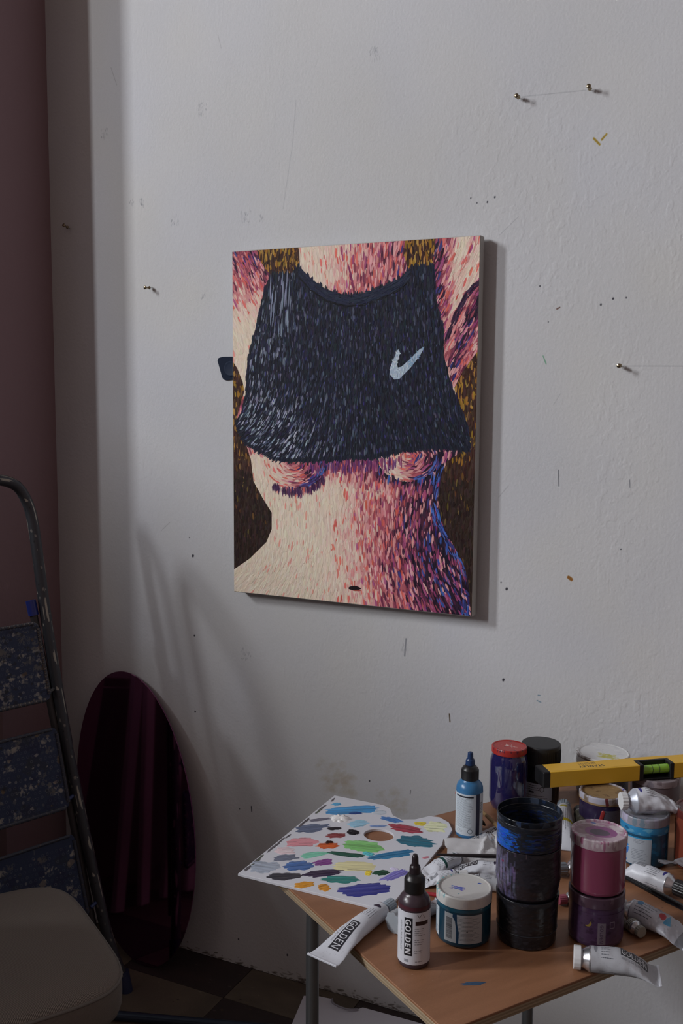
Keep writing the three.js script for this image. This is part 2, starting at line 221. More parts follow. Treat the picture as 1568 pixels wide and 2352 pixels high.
  for (let i = 0; i < 90; i++) { const k = Math.floor(rnd() * 5), [a, b] = UNDERARM[k], [c, d] = UNDERARM[k + 1], u = rnd(); stroke(mix(a, c, u) + R(2, 20), mix(b, d, u) + R(0, 8), Math.atan2(a - c, d - b), R(24, 40), R(5, 9), jit([46, 24, 50], 14)); }   // dark line of the raised arm
  // collarbone hollow, navel
  for (let i = 0; i < 10; i++) stroke(503 + i * 1.5 + R(-3, 3), 84 + i * 7, -0.35, 26, 8, jit([118, 44, 82], 12));
  g.fillStyle = css(pig(24, 12, 16)); g.beginPath(); g.moveTo(510, 1272); g.quadraticCurveTo(536, 1256, 563, 1272); g.quadraticCurveTo(540, 1288, 510, 1278); g.fill();
  stroke(545, 1281, 1.5, 36, 6, [150, 52, 42]);
  // backdrop: warm brown with ochre dashes
  BACKDROPS.forEach((B, bi) => {
    g.save(); g.beginPath(); B.forEach(([x, y], i) => (i ? g.lineTo(x, y) : g.moveTo(x, y))); g.closePath(); g.clip();
    g.fillStyle = css(pig(44, 28, 20)); g.fillRect(-10, -10, 1030, 1360);
    const xs = B.map((p) => p[0]), ys = B.map((p) => p[1]), x0 = Math.min(...xs), x1 = Math.max(...xs), y0 = Math.min(...ys), y1 = Math.max(...ys), n = (x1 - x0) * (y1 - y0) / 55;
    for (let i = 0; i < n; i++) { const x = R(x0, x1), y = R(y0, y1), o = bi < 2 ? 0.42 : 0.26 * smooth(1000, 420, y) + 0.03; stroke(x, y, R(-0.12, 0.12), R(20, 34), R(7, 12), rnd() < o ? jit(y > 800 ? [96, 72, 38] : [150, 112, 46], 22) : jit(y > 850 ? [40, 26, 22] : [54, 32, 26], 12)); }
    g.restore();
  });
  // shirt
  g.fillStyle = css(pig(20, 23, 36)); g.beginPath(); SHIRT.forEach(([x, y], i) => (i ? g.lineTo(x, y) : g.moveTo(x, y))); g.closePath(); g.fill();
  const lean = (x, y) => (x - 540) / 520 * (0.12 + 0.85 * smooth(420, 800, y)) * (x < 540 ? -1.25 : -0.6) + (x > 540 ? 0 : 0.02);
  const shirtPass = (n, fn) => { for (let i = 0; i < n; i++) { const x = R(10, 982), y = R(64, 804); if (!inside(SHIRT, x, y)) continue; fn(x, y, edgeDist(SHIRT, x, y)); } };
  const LEANS = (x, y) => { const s = x < 540 ? (540 - x) / 520 : -(x - 540) / 520 * 0.45; return s * (0.16 + 1.0 * smooth(430, 800, y)); };
  shirtPass(9000, (x, y) => stroke(x, y, LEANS(x, y) + R(-0.06, 0.06), R(22, 38), R(8, 12), jit([22 + R(0, 12), 24 + R(0, 14), 38 + R(0, 18)], 5)));
  const bright = (x, y) => clamp(0.9 * smooth(620, 120, x) * (0.22 + 0.78 * smooth(430, 740, y)) + 0.4 * smooth(330, 150, x) + 0.25 * smooth(700, 380, x) * smooth(640, 780, y));
  shirtPass(5600, (x, y, e) => { const l = bright(x, y); if (e < 8 || rnd() > 0.09 + 0.55 * l) return; const v = R(0.1, 0.34 + 0.72 * l); stroke(x, y, LEANS(x, y) + R(-0.08, 0.08), R(18, 34), R(5, 9), [mix(34, 172, v), mix(40, 180, v), mix(60, 194, v)].map((q) => q + R(-7, 7))); });
  shirtPass(1700, (x, y, e) => { if (e > 8 && y > 170) stroke(x, y, LEANS(x, y) + R(-0.1, 0.1), R(10, 22), R(2.5, 4.5), jit(rnd() < 0.14 ? [56, 52, 116] : [66, 72, 92], 14)); });
  shirtPass(2300, (x, y) => stroke(x, y, LEANS(x, y) + R(-0.06, 0.06), R(18, 30), R(5, 8), jit([17, 18, 29], 4)));
  for (let i = 0; i < 60; i++) { const x = R(168, 262); stroke(x, R(110, 300), 0.04, R(50, 80), R(4, 7), jit(rnd() < 0.4 ? [120, 130, 150] : [28, 30, 44], 12)); }
  for (let i = 0; i < 420; i++) { const x = R(299, 737), y = neckY(x) + R(2, 36), q = (neckY(x + 4) - neckY(x - 4)) / 8; if (inside(SHIRT, x, y)) stroke(x, y, Math.atan(q) + Math.PI / 2, R(18, 34), R(5, 9), jit([30, 35, 54], 8)); }
  for (let i = 0; i < 150; i++) { const x = R(299, 737), q = (neckY(x + 4) - neckY(x - 4)) / 8; stroke(x, neckY(x) + R(38, 44), Math.atan(q) + Math.PI / 2, 16, 4, [12, 12, 20]); }
  // hem edge in dark dabs
  for (let k = 24; k < 39; k++) { const [a, b] = SHIRT[k], [c, d] = SHIRT[k + 1]; const n = Math.hypot(c - a, d - b) / 7; for (let i = 0; i < n; i++) stroke(mix(a, c, i / n), mix(b, d, i / n) - 4, LEANS(mix(a, c, i / n), mix(b, d, i / n)), R(16, 26), R(6, 9), jit([22, 26, 40], 8)); }
  // the white check mark
  g.fillStyle = css(pig(150, 166, 182)); g.beginPath(); CHECK.forEach(([x, y], i) => (i ? g.lineTo(x, y) : g.moveTo(x, y))); g.closePath(); g.fill();
  for (let i = 0; i < 260; i++) { const x = R(665, 806), y = R(372, 492); if (inside(CHECK, x, y)) stroke(x, y, R(-1.4, 0.2), R(7, 13), R(4, 7), jit(x > 740 ? [118, 146, 172] : [172, 184, 194], 14)); }
});
const paintingBump = new THREE.CanvasTexture(bumpCanvas); paintingBump.magFilter = THREE.LinearFilter;
{
  const g = thing('painting', 'unframed oil painting of a torso in a dark cropped vest hung on the white wall', 'painting', [-0.9756, 0.9915, BACK + 0.009]);
  const primed = M(new THREE.Color(0.46, 0.45, 0.43), 0.85, { bumpMap: repeat(tex(128, 128, (c, w, h) => { c.fillStyle = '#888'; c.fillRect(0, 0, w, h); for (let i = 0; i < 128; i += 4) { c.fillStyle = 'rgba(255,255,255,.4)'; c.fillRect(i, 0, 2, h); c.fillRect(0, i, w, 2); } }, false), 8, 8), bumpScale: 0.0003 });
  mesh('stretched_canvas', rbox(0.61, 0.815, 0.0255, 0.0025, 0, 0.4075, 0.01275), primed, g);
  const face = new THREE.PlaneGeometry(0.6065, 0.8115, 1, 1);
  mesh('painted_face', face, new THREE.MeshPhysicalMaterial({ map: paintingMap, bumpMap: paintingBump, bumpScale: 0.0012, roughness: 0.68, specularIntensity: 0.45 }), g, 0, 0.4075, 0.0258);
}

// ---------------------------------------------------------------- push pins and the blue plastic corner on the wall
const brass = M(new THREE.Color(0.32, 0.26, 0.17), 0.28, { metalness: 1 });
for (const [x, y, tx, ty, label] of [
  [-0.605, 2.0822, -0.05, 0.02, 'brass push pin high on the wall, left of the upper pair'], [-0.4596, 2.0804, 0.05, -0.28, 'brass push pin high on the wall, right of the upper pair'],
  [-1.7937, 1.8962, -0.1, -0.5, 'brass push pin in the shaded strip beside the mauve wall'], [-1.5348, 1.7352, -0.75, 0.1, 'thin push pin left of the painting, its head turned to the window'], [-0.3798, 1.5346, 0, 0.05, 'brass push pin right of the painting at shirt height']]) {
  const g = thing('push_pin', label, 'push pin', [x, y, BACK], 0, 'push pins in the white wall');
  const tilt = (q) => q.rotateX(Math.PI / 2).rotateX(ty * 0.5).rotateY(tx * 0.5);
  mesh('pin_body', tilt(lathe([[0, 0.008], [0.0042, 0.008], [0.0042, 0.0095], [0.0022, 0.012], [0.002, 0.017], [0.0040, 0.020], [0.0046, 0.0215], [0.0040, 0.0235], [0, 0.024]], 20)), brass, g);
  mesh('pin_point', tilt(new THREE.CylinderGeometry(0.0006, 0.0005, 0.012, 8).translate(0, 0.004, 0)), M(0x777777, 0.3, { metalness: 1 }), g);
}
{
  const g = thing('plastic_tray', 'small dark blue plastic lid wedged behind the left edge of the painting', 'lid', [-1.3105, 1.5345, BACK + 0.002]);
  const s = new THREE.Shape(); const P = [[-0.031, 0.018], [-0.028, 0.0245], [-0.016, 0.0275], [0.04, 0.0275], [0.04, -0.0225], [-0.006, -0.0285], [-0.014, -0.027], [-0.018, -0.022]];
  P.forEach(([x, y], i) => (i ? s.lineTo(x, y) : s.moveTo(x, y))); s.closePath();
  const m = M(new THREE.Color(0.011, 0.018, 0.038), 0.75, { specularIntensity: 0.3 });
  mesh('plate', new THREE.ExtrudeGeometry(s, { depth: 0.0015, bevelEnabled: true, bevelThickness: 0.0006, bevelSize: 0.0006, bevelSegments: 2, curveSegments: 24 }), m, g);
  mesh('round_boss', lathe([[0, 0.0006], [0.010, 0.0009], [0.0145, 0.0016], [0.0165, 0.0022], [0.0178, 0.0016], [0.0185, 0]], 32).rotateX(Math.PI / 2).translate(0.006, -0.001, 0.0021), M(new THREE.Color(0.015, 0.025, 0.052), 0.65, { specularIntensity: 0.4 }), g);
}

// ---------------------------------------------------------------- table
const TT = 0.69, TB = [-0.3797, -1.1004], VX = 0.555, VZ = -0.832, AX = 0.832, AZ = 0.555, TL = 0.82, TW = 0.53;
const onTable = (s, a) => [TB[0] + VX * s + AX * a, TB[1] + VZ * s + AZ * a];
{
  const [cx, cz] = onTable(TL / 2, -TW / 2);
  const g = thing('table', 'small plywood table on grey steel tube legs crowded with paints', 'table', [cx, 0, cz], Math.atan2(-VZ, VX));
  const wood = tex(1024, 768, (c, w, h) => {
    const im = c.createImageData(w, h); for (let i = 0; i < w * h; i++) { const x = i % w, y = Math.floor(i / w), q = fbm(x / 190, y / 22 + 0.6 * fbm(x / 90, y / 60), 4), r = hash(x, y) - 0.5; im.data.set([mix(126, 152, q) + r * 8, mix(86, 107, q) + r * 7, mix(59, 77, q) + r * 6, 255], 4 * i); } c.putImageData(im, 0, 0);
    splats(c, w, h, 46, ['rgba(220,215,205,.5)', 'rgba(60,40,30,.4)', 'rgba(90,60,40,.35)', 'rgba(70,60,90,.3)'], 0.6, 3.5);
    for (let k = 0; k < 70; k++) { c.strokeStyle = `rgba(${rnd() < 0.5 ? '215,190,160' : '70,46,32'},${R(0.08, 0.3)})`; c.lineWidth = R(0.5, 1.3); const x = R(0, w), y = R(0, h); c.beginPath(); c.moveTo(x, y); c.lineTo(x + R(-40, 40), y + R(-18, 18)); c.stroke(); }
  });
  mesh('tabletop', planarUV(rbox(TL, 0.004, TW, 0.0012, 0, TT - 0.002, 0), (x, y, z) => [x / TL + 0.5, 0.5 - z / TW]), new THREE.MeshPhysicalMaterial({ map: wood, roughness: 0.5 }), g);
  const ply = tex(64, 64, (c) => { for (let i = 0; i < 5; i++) { c.fillStyle = ['#9c8a70', '#8a775e', '#a08e74', '#87745a', '#998770'][i]; c.fillRect(0, i * 13, 64, 13); } splats(c, 64, 64, 40, ['rgba(60,45,30,.3)'], 0.5, 2); });
  mesh('plywood_core', planarUV(rbox(TL - 0.001, 0.0115, TW - 0.001, 0.001, 0, TT - 0.0098, 0), (x, y, z) => [(x + z) * 8, (y - TT + 0.0155) / 0.0115]), new THREE.MeshStandardMaterial({ map: repeat(ply, 1, 1), roughness: 0.8 }), g);
  const steel = M(new THREE.Color(0.24, 0.25, 0.26), 0.35, { metalness: 0.85 }), y1 = TT - 0.027;
  for (const s of [0.05, 0.52]) { const x = s - TL / 2, z0 = TW / 2 - 0.035, z1 = TW / 2 - 0.43, u = [];           // each a leg pair bent from one tube
    mesh('leg_frame', pipe([[x, 0.012, z1], [x, 0.3, z1], [x, y1 - 0.05, z1], [x, y1 - 0.014, z1 + 0.008], [x, y1, z1 + 0.03], [x, y1, z1 + 0.08], [x, y1, z0 - 0.08], [x, y1, z0 - 0.03], [x, y1 - 0.014, z0 - 0.008], [x, y1 - 0.05, z0], [x, 0.3, z0], [x, 0.012, z0]], 0.0108, 120, 16, 0.25), steel, g);
    for (const z of [z0, z1]) mesh('rubber_foot', lathe([[0, 0], [0.014, 0], [0.014, 0.02], [0.011, 0.026]], 18), M(0x141414, 0.8), g, x, 0, z);
  }
  mesh('side_rail', pipe([[0.05 - TL / 2, y1, TW / 2 - 0.26], [0.52 - TL / 2, y1, TW / 2 - 0.26]], 0.009, 4, 12), steel, g);
  for (const [px, pz, a] of [[-0.3815, -1.2127, -0.5]]) {           // dried blue stroke on the wood
    const d = dabGeometry(0.017, 0.0052, 5, 0.0007); const m = mesh('paint_stroke', d, M(new THREE.Color(0.035, 0.075, 0.14), 0.35), g); const v = V(px, 0, pz).sub(g.position).applyAxisAngle(V(0, 1, 0), -g.rotation.y); m.position.set(v.x, TT, v.z); m.rotation.y = 0.55 - g.rotation.y; m.userData.label = 'dried blue paint stroke';
  }
}
// a dab of thick paint: ragged outline, ridges left by the knife along its length
function dabGeometry(lx, lz, k, h, ridge = 6) {
  const N = 60, RNG = 7, pos = [], idx = []; const s0 = k * 37.7;
  const out = []; for (let i = 0; i < N; i++) { const a = i / N * 6.2832, e = 1 - 0.2 * Math.abs(Math.sin(a)) ** 3; out.push(e * (0.66 + 0.62 * fbm(s0 + 1.9 * Math.cos(a) + 3, s0 + 1.9 * Math.sin(a) * 1.5, 3)) + 0.34 * (vnoise(Math.sin(a) * 7 + s0 * 3, k * 5.3 + (Math.cos(a) > 0 ? 40 : 0)) - 0.5) * Math.abs(Math.cos(a)) ** 1.5 + 0.1 * (hash(i, k * 13 + 5) - 0.5) * Math.abs(Math.cos(a))); }
  for (let r = 0; r <= RNG; r++) for (let i = 0; i < N; i++) {
    const a = i / N * 6.2832, q = r / RNG, x = Math.cos(a) * out[i] * q, z = Math.sin(a) * out[i] * q, e = Math.sqrt(Math.max(0, 1 - q ** 4));
    pos.push(x * lx, r === RNG ? 0 : h * e * (0.55 + 0.45 * Math.sin(z * ridge * 2 + 3 * fbm(x * 3 + s0, z * 6, 2))) + 0.0002, z * lz);
  }
  for (let r = 0; r < RNG; r++) for (let i = 0; i < N; i++) { const a = r * N + i, b = r * N + (i + 1) % N, c = a + N, d = b + N; if (r) idx.push(a, b, c); idx.push(b, d, c); }
  const g = new THREE.BufferGeometry(); g.setAttribute('position', new THREE.Float32BufferAttribute(pos, 3)); g.setIndex(idx); g.computeVertexNormals(); return g;
}

// ---------------------------------------------------------------- the paper palette and its dabs of paint
const DABS = [[-0.7998, -1.6535, 0.0085, -0.0062, 0.0045, 0.0072, '#5096be'], [-0.7628, -1.6407, 0.0422, -0.0287, 0.0111, 0.0189, '#3282b9'], [-0.7512, -1.633, 0.0114, -0.0075, 0.0039, 0.0068, '#1e3c78'], [-0.7109, -1.6557, 0.0121, -0.0061, 0.0068, 0.0143, '#aab4be'], [-0.6776, -1.6357, 0.0222, 0.0014, 0.0011, 0.0122, '#3c6eaa'], [-0.7963, -1.5779, 0.016, -0.0141, 0.004, 0.0056, '#5f5f6e'], [-0.764, -1.5951, 0.0167, -0.0067, 0.0069, 0.016, '#d4d7d4'], [-0.7261, -1.5933, 0.0139, -0.014, 0.0113, 0.0162, '#82afc8'], [-0.6896, -1.5993, 0.0135, -0.0067, 0.0029, 0.0061, '#6e87b4'], [-0.7938, -1.5373, 0.022, -0.0212, 0.0119, 0.0165, '#4b5873'], [-0.755, -1.5549, 0.0124, -0.0072, 0.0039, 0.0072, '#19161e'], [-0.7191, -1.555, 0.0119, -0.002, 0.0031, 0.0112, '#121016'], [-0.7402, -1.5298, 0.0142, -0.0104, 0.0071, 0.0113, '#73282d'], [-0.6415, -1.612, 0.032, -0.0007, 0.0021, 0.0183, '#8c3241'], [-0.6249, -1.6428, 0.0106, -0.0053, 0.0044, 0.0097, '#c3af32'], [-0.5947, -1.6436, 0.0181, -0.0057, 0.0086, 0.0272, '#c8cda5'], [-0.6061, -1.5718, 0.0366, -0.007, 0.0059, 0.0256, '#145a6e'], [-0.7826, -1.4787, 0.023, -0.0147, 0.009, 0.019, '#c3828c'], [-0.7361, -1.4871, 0.0149, -0.0107, 0.0076, 0.0123, '#af4b19'], [-0.7383, -1.4985, 0.0058, -0.0039, 0.0032, 0.0053, '#321914'], [-0.6835, -1.5109, 0.0359, -0.0086, 0.0094, 0.0239, '#6eaf64'], [-0.7929, -1.4366, 0.0141, -0.0101, 0.011, 0.016, '#cdb9be'], [-0.7411, -1.447, 0.0189, -0.017, 0.0077, 0.0107, '#6eb49b'], [-0.6915, -1.4717, 0.0302, -0.0066, 0.0046, 0.0097, '#0f4b3c'], [-0.6607, -1.4903, 0.0111, 0.0006, 0.0011, 0.0091, '#50aab4'], [-0.6219, -1.5052, 0.0293, -0.0283, 0.0084, 0.0138, '#236991'], [-0.7795, -1.4137, 0.0181, -0.0151, 0.0078, 0.0119, '#5f6678'], [-0.7956, -1.3686, 0.0239, -0.0062, 0.0091, 0.0265, '#96a0af'], [-0.7458, -1.399, 0.0196, -0.0155, 0.0123, 0.0181, '#3c5f96'], [-0.7152, -1.4281, 0.0121, -0.0134, 0.0087, 0.0116, '#733c7d'], [-0.6643, -1.4361, 0.0354, -0.0148, 0.0088, 0.02, '#c8c396'], [-0.6318, -1.4281, 0.0053, -0.0012, 0.0039, 0.0116, '#cdb437'], [-0.7491, -1.356, 0.024, -0.0147, 0.0075, 0.0136, '#2d2d37'], [-0.6956, -1.3946, 0.0257, -0.0198, 0.0079, 0.012, '#231637'], [-0.665, -1.3873, 0.0282, -0.0127, 0.0066, 0.0143, '#236e69'], [-0.6131, -1.4376, 0.0096, -0.0091, 0.0066, 0.0094, '#0f412d'], [-0.5895, -1.4396, 0.0108, -0.0248, 0.0091, 0.0115, '#6e69af'], [-0.7075, -1.345, 0.0122, -0.0114, 0.0068, 0.0107, '#be8223'], [-0.6744, -1.3517, 0.0061, -0.0083, 0.0098, 0.0119, '#b97d23'], [-0.6138, -1.3743, 0.0318, -0.0236, 0.0131, 0.023, '#28327d'], [-0.5668, -1.5212, 0.0041, -0.0045, 0.0026, 0.0036, '#be7887'], [-0.5994, -1.459, 0.0074, -0.0009, 0.0015, 0.0063, '#b9b4cd']];
{
  const px = -0.69, pz = -1.51, g = thing('paint_palette', 'white paper palette with a thumb hole covered in dabs of many colours', 'palette', [px, TT, pz]);
  const s = new THREE.Shape();
  const P = [[-0.821, -1.331], [-0.558, -1.331], [-0.558, -1.482], [-0.560, -1.60], [-0.564, -1.645], [-0.580, -1.672], [-0.603, -1.686], [-0.622, -1.682], [-0.640, -1.657], [-0.662, -1.645], [-0.684, -1.655], [-0.700, -1.680], [-0.718, -1.690], [-0.822, -1.690]];
  P.forEach(([x, z], i) => (i ? s.lineTo(x - px, -(z - pz)) : s.moveTo(x - px, -(z - pz)))); s.closePath();
  const h = new THREE.Path(); h.absellipse(-0.6735 - px, -(-1.566 - pz), 0.0275, 0.0245, 0, Math.PI * 2, true); s.holes.push(h);
  const paper = M(new THREE.Color(0.68, 0.70, 0.76), 0.45);
  mesh('pad', new THREE.ExtrudeGeometry(s, { depth: 0.0036, bevelEnabled: true, bevelThickness: 0.0004, bevelSize: 0.0004, bevelSegments: 1, curveSegments: 32 }).rotateX(-Math.PI / 2).translate(0, 0.0005, 0), paper, g);
  const edge = M(new THREE.Color(0.16, 0.15, 0.17), 0.7);
  for (let k = 0; k < 26; k++) { const m = mesh('edge_smear', dabGeometry(R(0.006, 0.016), R(0.0012, 0.003), k + 60, 0.0004), rnd() < 0.25 ? M(new THREE.Color(0.16, 0.2, 0.14), 0.7) : edge, g, -0.818 - px + R(0, 0.003), 0.0046, R(-1.67, -1.34) - pz); m.rotation.y = Math.PI / 2 + R(-0.1, 0.1); }
  const dabPaint = new THREE.MeshPhysicalMaterial({ roughness: 0.36, map: tex(672, 576, (c) => DABS.forEach(([, , , , , , col], k) => {
    const streak = hexRGB(col), x0 = (k % 7) * 96, y0 = Math.floor(k / 7) * 96; c.save(); c.beginPath(); c.rect(x0, y0, 96, 96); c.clip(); c.fillStyle = css(pig(...streak)); c.fillRect(x0, y0, 96, 96);
    for (let i = 0; i < 44; i++) { const q = R(-0.45, 0.36); c.fillStyle = css(pig(...streak.map((v) => clamp(v + q * (q > 0 ? 90 : v), 4, 215))), R(0.3, 0.8)); c.fillRect(x0 + R(-30, 60), y0 + R(0, 96), R(24, 96), R(1, 4)); } c.restore();
  })) });
  DABS.forEach(([x, z, ux, uz, vx, vz, col], k) => {
    const lx = Math.hypot(ux, uz), lz = Math.abs(vx * -uz + vz * ux) / lx, thick = k === 6 ? 0.006 : k === 11 || k === 19 ? 0.003 : R(0.0006, 0.0011);
    const cx = (k % 7) / 7, cy = Math.floor(k / 7) / 6;
    const geo = planarUV(dabGeometry(lx, lz, k + 1, thick, k === 6 ? 4 : 7), (a, b, c) => [cx + clamp(a / lx / 2.6 + 0.5, 0.05, 0.95) / 7, 1 - cy - clamp(c / lz / 2.6 + 0.5, 0.05, 0.95) / 6]);
    const m = mesh('paint_dab', geo, dabPaint, g, x - px, 0.0045, z - pz); m.rotation.y = Math.atan2(-uz, ux);
  });
}

// ---------------------------------------------------------------- labels printed on bottles, jars and tubes
function blockWord(g, text, x, y, w, h, dark = '#15151c', light = '#dcdde2', weight = 'bold ') {      // pale outlined capitals in a dark box
  g.fillStyle = dark; g.fillRect(x, y, w, h); g.fillStyle = light; g.font = `${weight}${Math.round(h * 0.98)}px sans-serif`; g.textBaseline = 'middle'; g.textAlign = 'center';
  const m = g.measureText(text).width; g.save(); g.translate(x + w / 2, y + h * 0.54); g.scale(w * 0.94 / m, 0.98); g.fillText(text, 0, 0); g.lineWidth = h * 0.02; g.strokeStyle = dark; g.restore();
}
const textRows = (g, x, y, w, rows, dy, size, col = 'rgba(40,42,52,.8)') => { g.fillStyle = col; for (let i = 0; i < rows; i++) { let q = x; const e = x + w * R(0.65, 1); while (q < e) { const l = R(size, size * 4); g.fillRect(q, y + i * dy, Math.min(l, e - q), size * 0.62); q += l + size * 0.6; } } };
const bars = (g, x, y, w, h, vert = false) => { g.fillStyle = '#1b1b22'; let q = 0; const L = vert ? h : w; while (q < L) { const t = R(1, 4.5); if (vert) g.fillRect(x, y + q, w, t); else g.fillRect(x + q, y, t, h); q += t + R(1.2, 4); } };
const LABEL = '#cdd0d8';
function tubeLabel(style, swatch, paper = LABEL) {
  return tex(768, 512, (g, w, h) => {
    g.fillStyle = paper; g.fillRect(0, 0, w, h);
    for (let i = 0; i < 900; i++) { g.fillStyle = `rgba(110,112,124,${R(0.03, 0.12)})`; g.beginPath(); g.ellipse(R(0, w), R(0, h), R(1, 9), R(1, 5), 0, 0, 7); g.fill(); }
    g.fillStyle = swatch; g.beginPath(); g.ellipse(60, 256, 20, 40, 0, 0, 7); g.fill();
    if (style === 'word') { textRows(g, 120, 205, 130, 7, 20, 7); g.font = 'bold 26px sans-serif'; g.fillStyle = '#2a2a34'; blockWord(g, 'GOLDEN', 330, 222, 300, 68, '#22222a', '#d4d6dc', ''); g.font = '24px sans-serif'; g.fillStyle = '#4a4a54'; g.textAlign = 'left'; g.fillText('HEAVY BODY ACRYLIC', 334, 310); }
    else if (style === 'code') { textRows(g, 130, 190, 190, 8, 18, 6); bars(g, 350, 230, 150, 60); g.fillStyle = '#1b1b22'; g.fillRect(520, 236, 26, 44); textRows(g, 560, 220, 130, 5, 20, 7); }
    else { textRows(g, 120, 180, 480, 10, 18, 6); g.fillStyle = swatch; g.fillRect(330, 120, 44, 280); }
    bars(g, 330, 20, 190, 40); textRows(g, 100, 420, 560, 4, 20, 6); textRows(g, 100, 70, 200, 3, 20, 6);
  });
}
const foil = M(new THREE.Color(0.62, 0.64, 0.68), 0.25, { metalness: 0.9 });
// a paint tube lying on its side: cap at the near end of its axis, flattened crimp at the far end
function paintTube(name, label, cap, tail, floorY, o) {
  const A = V(cap[0], 0, cap[1]), B = V(tail[0], 0, tail[1]), len = A.distanceTo(B), turn = Math.atan2(-(B.z - A.z), B.x - A.x);
  const g = thing(name, label, 'paint tube', [A.x, floorY, A.z], turn, 'crumpled paint tubes on the table');
  const r = o.r, capL = o.capL ?? r * 1.2, capR = o.capR ?? r * 0.72, x0 = capL + r * 0.75, tailW = o.tailW ?? r * 3.0, cr = o.crumple ?? 0.0012, k = o.k ?? 1, lift = o.lift ?? 0;
  const NU = 30, NV = 40, pos = [], uv = [], idx = [];
  for (let i = 0; i <= NU; i++) for (let j = 0; j <= NV; j++) {
    const t = i / NU, ph = (j / NV - 0.5) * 6.2832, fl = smooth(o.full ?? 0.25, 1, t), a = mix(r, tailW / 2, clamp((t - (o.full ?? 0.25) * 0.5) / (1 - (o.full ?? 0.25) * 0.5))), b = Math.max(0.0011, r * (1 - fl) ** 0.8), w = (t > 0.04 && t < 0.97 ? 1 : 0) * cr * (fbm(t * 9 + k * 7, Math.cos(ph) * 1.6 + Math.sin(ph) * 0.7 + k, 3) - 0.5) * 2.4 * (0.4 + fl);
    const cy = mix(r, Math.max(b, 0.0016), smooth(0, 1, t)) + lift * t + (o.hump ?? 0) * Math.sin(t * Math.PI);
    pos.push(x0 + t * (len - x0), cy + b * Math.cos(ph) + w * Math.abs(Math.cos(ph)), -(a + w) * Math.sin(ph)); uv.push(t, j / NV);
  }
  for (let i = 0; i < NU; i++) for (let j = 0; j < NV; j++) { const a = i * (NV + 1) + j, b = a + 1, c = a + NV + 1, d = c + 1; idx.push(a, c, b, b, c, d); }
  const bg2 = new THREE.BufferGeometry(); bg2.setAttribute('position', new THREE.Float32BufferAttribute(pos, 3)); bg2.setAttribute('uv', new THREE.Float32BufferAttribute(uv, 2)); bg2.setIndex(idx); bg2.computeVertexNormals();
  mesh('tube_body', bg2, new THREE.MeshPhysicalMaterial({ map: o.map, roughness: 0.38 }), g);
  mesh('crimp', rbox(0.0035, 0.0030, tailW, 0.0008, len - 0.0015, Math.max(0.0019, 0.0017 + lift), 0), o.crimp ?? M(0xc4c7cf, 0.4), g);
  mesh('shoulder', lathe([[r, 0], [r * 1.01, 0.001], [r * 0.95, 0.003], [capR * 0.82, r * 0.62], [capR * 0.8, r * 0.8]], 32).rotateZ(Math.PI / 2).translate(x0 + 0.001, r, 0), o.shoulder ?? foil, g);
  const cm = o.capMat, N = 16, sh = new THREE.Shape(); for (let i = 0; i <= 96; i++) { const a = i / 96 * 6.2832, q = capR * (1 + (o.ribs ?? 0.03) * Math.cos(a * (o.lobes ?? N))); i ? sh.lineTo(Math.cos(a) * q, Math.sin(a) * q) : sh.moveTo(q, 0); }
  const c = mesh('cap', new THREE.ExtrudeGeometry(sh, { depth: capL, bevelEnabled: true, bevelThickness: 0.0007, bevelSize: 0.0006, bevelSegments: 2 }).rotateY(Math.PI / 2).translate(0.0004, r, 0), cm, g);
  return g;
}
const whiteCap = M(new THREE.Color(0.66, 0.67, 0.68), 0.4), greyCap = M(new THREE.Color(0.30, 0.36, 0.42), 0.35), clearCap = M(new THREE.Color(0.62, 0.68, 0.74), 0.15, { transmission: 0.55, thickness: 0.01, ior: 1.45 }), blackCap = M(0x15151a, 0.35);
const wordMap = tubeLabel('word', '#2a2036'), wordMapB = tubeLabel('word', '#7a7c84', '#a6a8ae'), codeMap = tubeLabel('code', '#27237c'), greenMap = tubeLabel('stripe', '#123f3c'), yellowMap = tubeLabel('stripe', '#a89a14'), plainMap = tubeLabel('stripe', '#8b8e96');

paintTube('paint_tube', 'white paint tube with a grey cap hanging over the left table edge', [-0.5516, -1.3365], [-0.5872, -1.1692], TT, { r: 0.0135, tailW: 0.052, map: wordMap, capMat: greyCap, capL: 0.017, capR: 0.0085, k: 2 });
paintTube('paint_tube', 'worn paint tube with a round white cap lying at the front edge', [-0.2693, -1.3080], [-0.158, -1.334], TT, { r: 0.0172, tailW: 0.05, map: wordMapB, capMat: whiteCap, capL: 0.0085, capR: 0.0150, ribs: 0.006, k: 5, full: 0.35, crumple: 0.0026, lift: 0.003 });
paintTube('paint_tube', 'paint tube with a clear scalloped cap behind the dark brown bottle', [-0.5269, -1.2826], [-0.4845, -1.395], TT, { r: 0.0145, tailW: 0.045, map: wordMapB, capMat: clearCap, capL: 0.02, capR: 0.0150, ribs: 0.07, lobes: 8, k: 7, full: 0.1 });
paintTube('paint_tube', 'crumpled paint tube with a dark green band beside the palette', [-0.5010, -1.5432], [-0.5504, -1.4680], TT, { r: 0.0115, map: greenMap, capMat: whiteCap, k: 9, crumple: 0.003 });
paintTube('paint_tube', 'flattened paint tube with a barcode between the palette and the white-lidded jar', [-0.4800, -1.4790], [-0.5480, -1.4330], TT, { r: 0.011, map: codeMap, capMat: whiteCap, k: 11, crumple: 0.003, full: 0 });
paintTube('paint_tube', 'white paint tube half hidden behind the stacked cups, under the black brush', [-0.4153, -1.5236], [-0.5164, -1.4982], TT, { r: 0.0125, map: wordMap, capMat: whiteCap, k: 13, crumple: 0.003 });
paintTube('paint_tube', 'white paint tube lying just behind the white lid of the teal jar', [-0.4002, -1.4760], [-0.4951, -1.4580], TT, { r: 0.0125, map: wordMapB, capMat: blackCap, k: 15, crumple: 0.0025 });
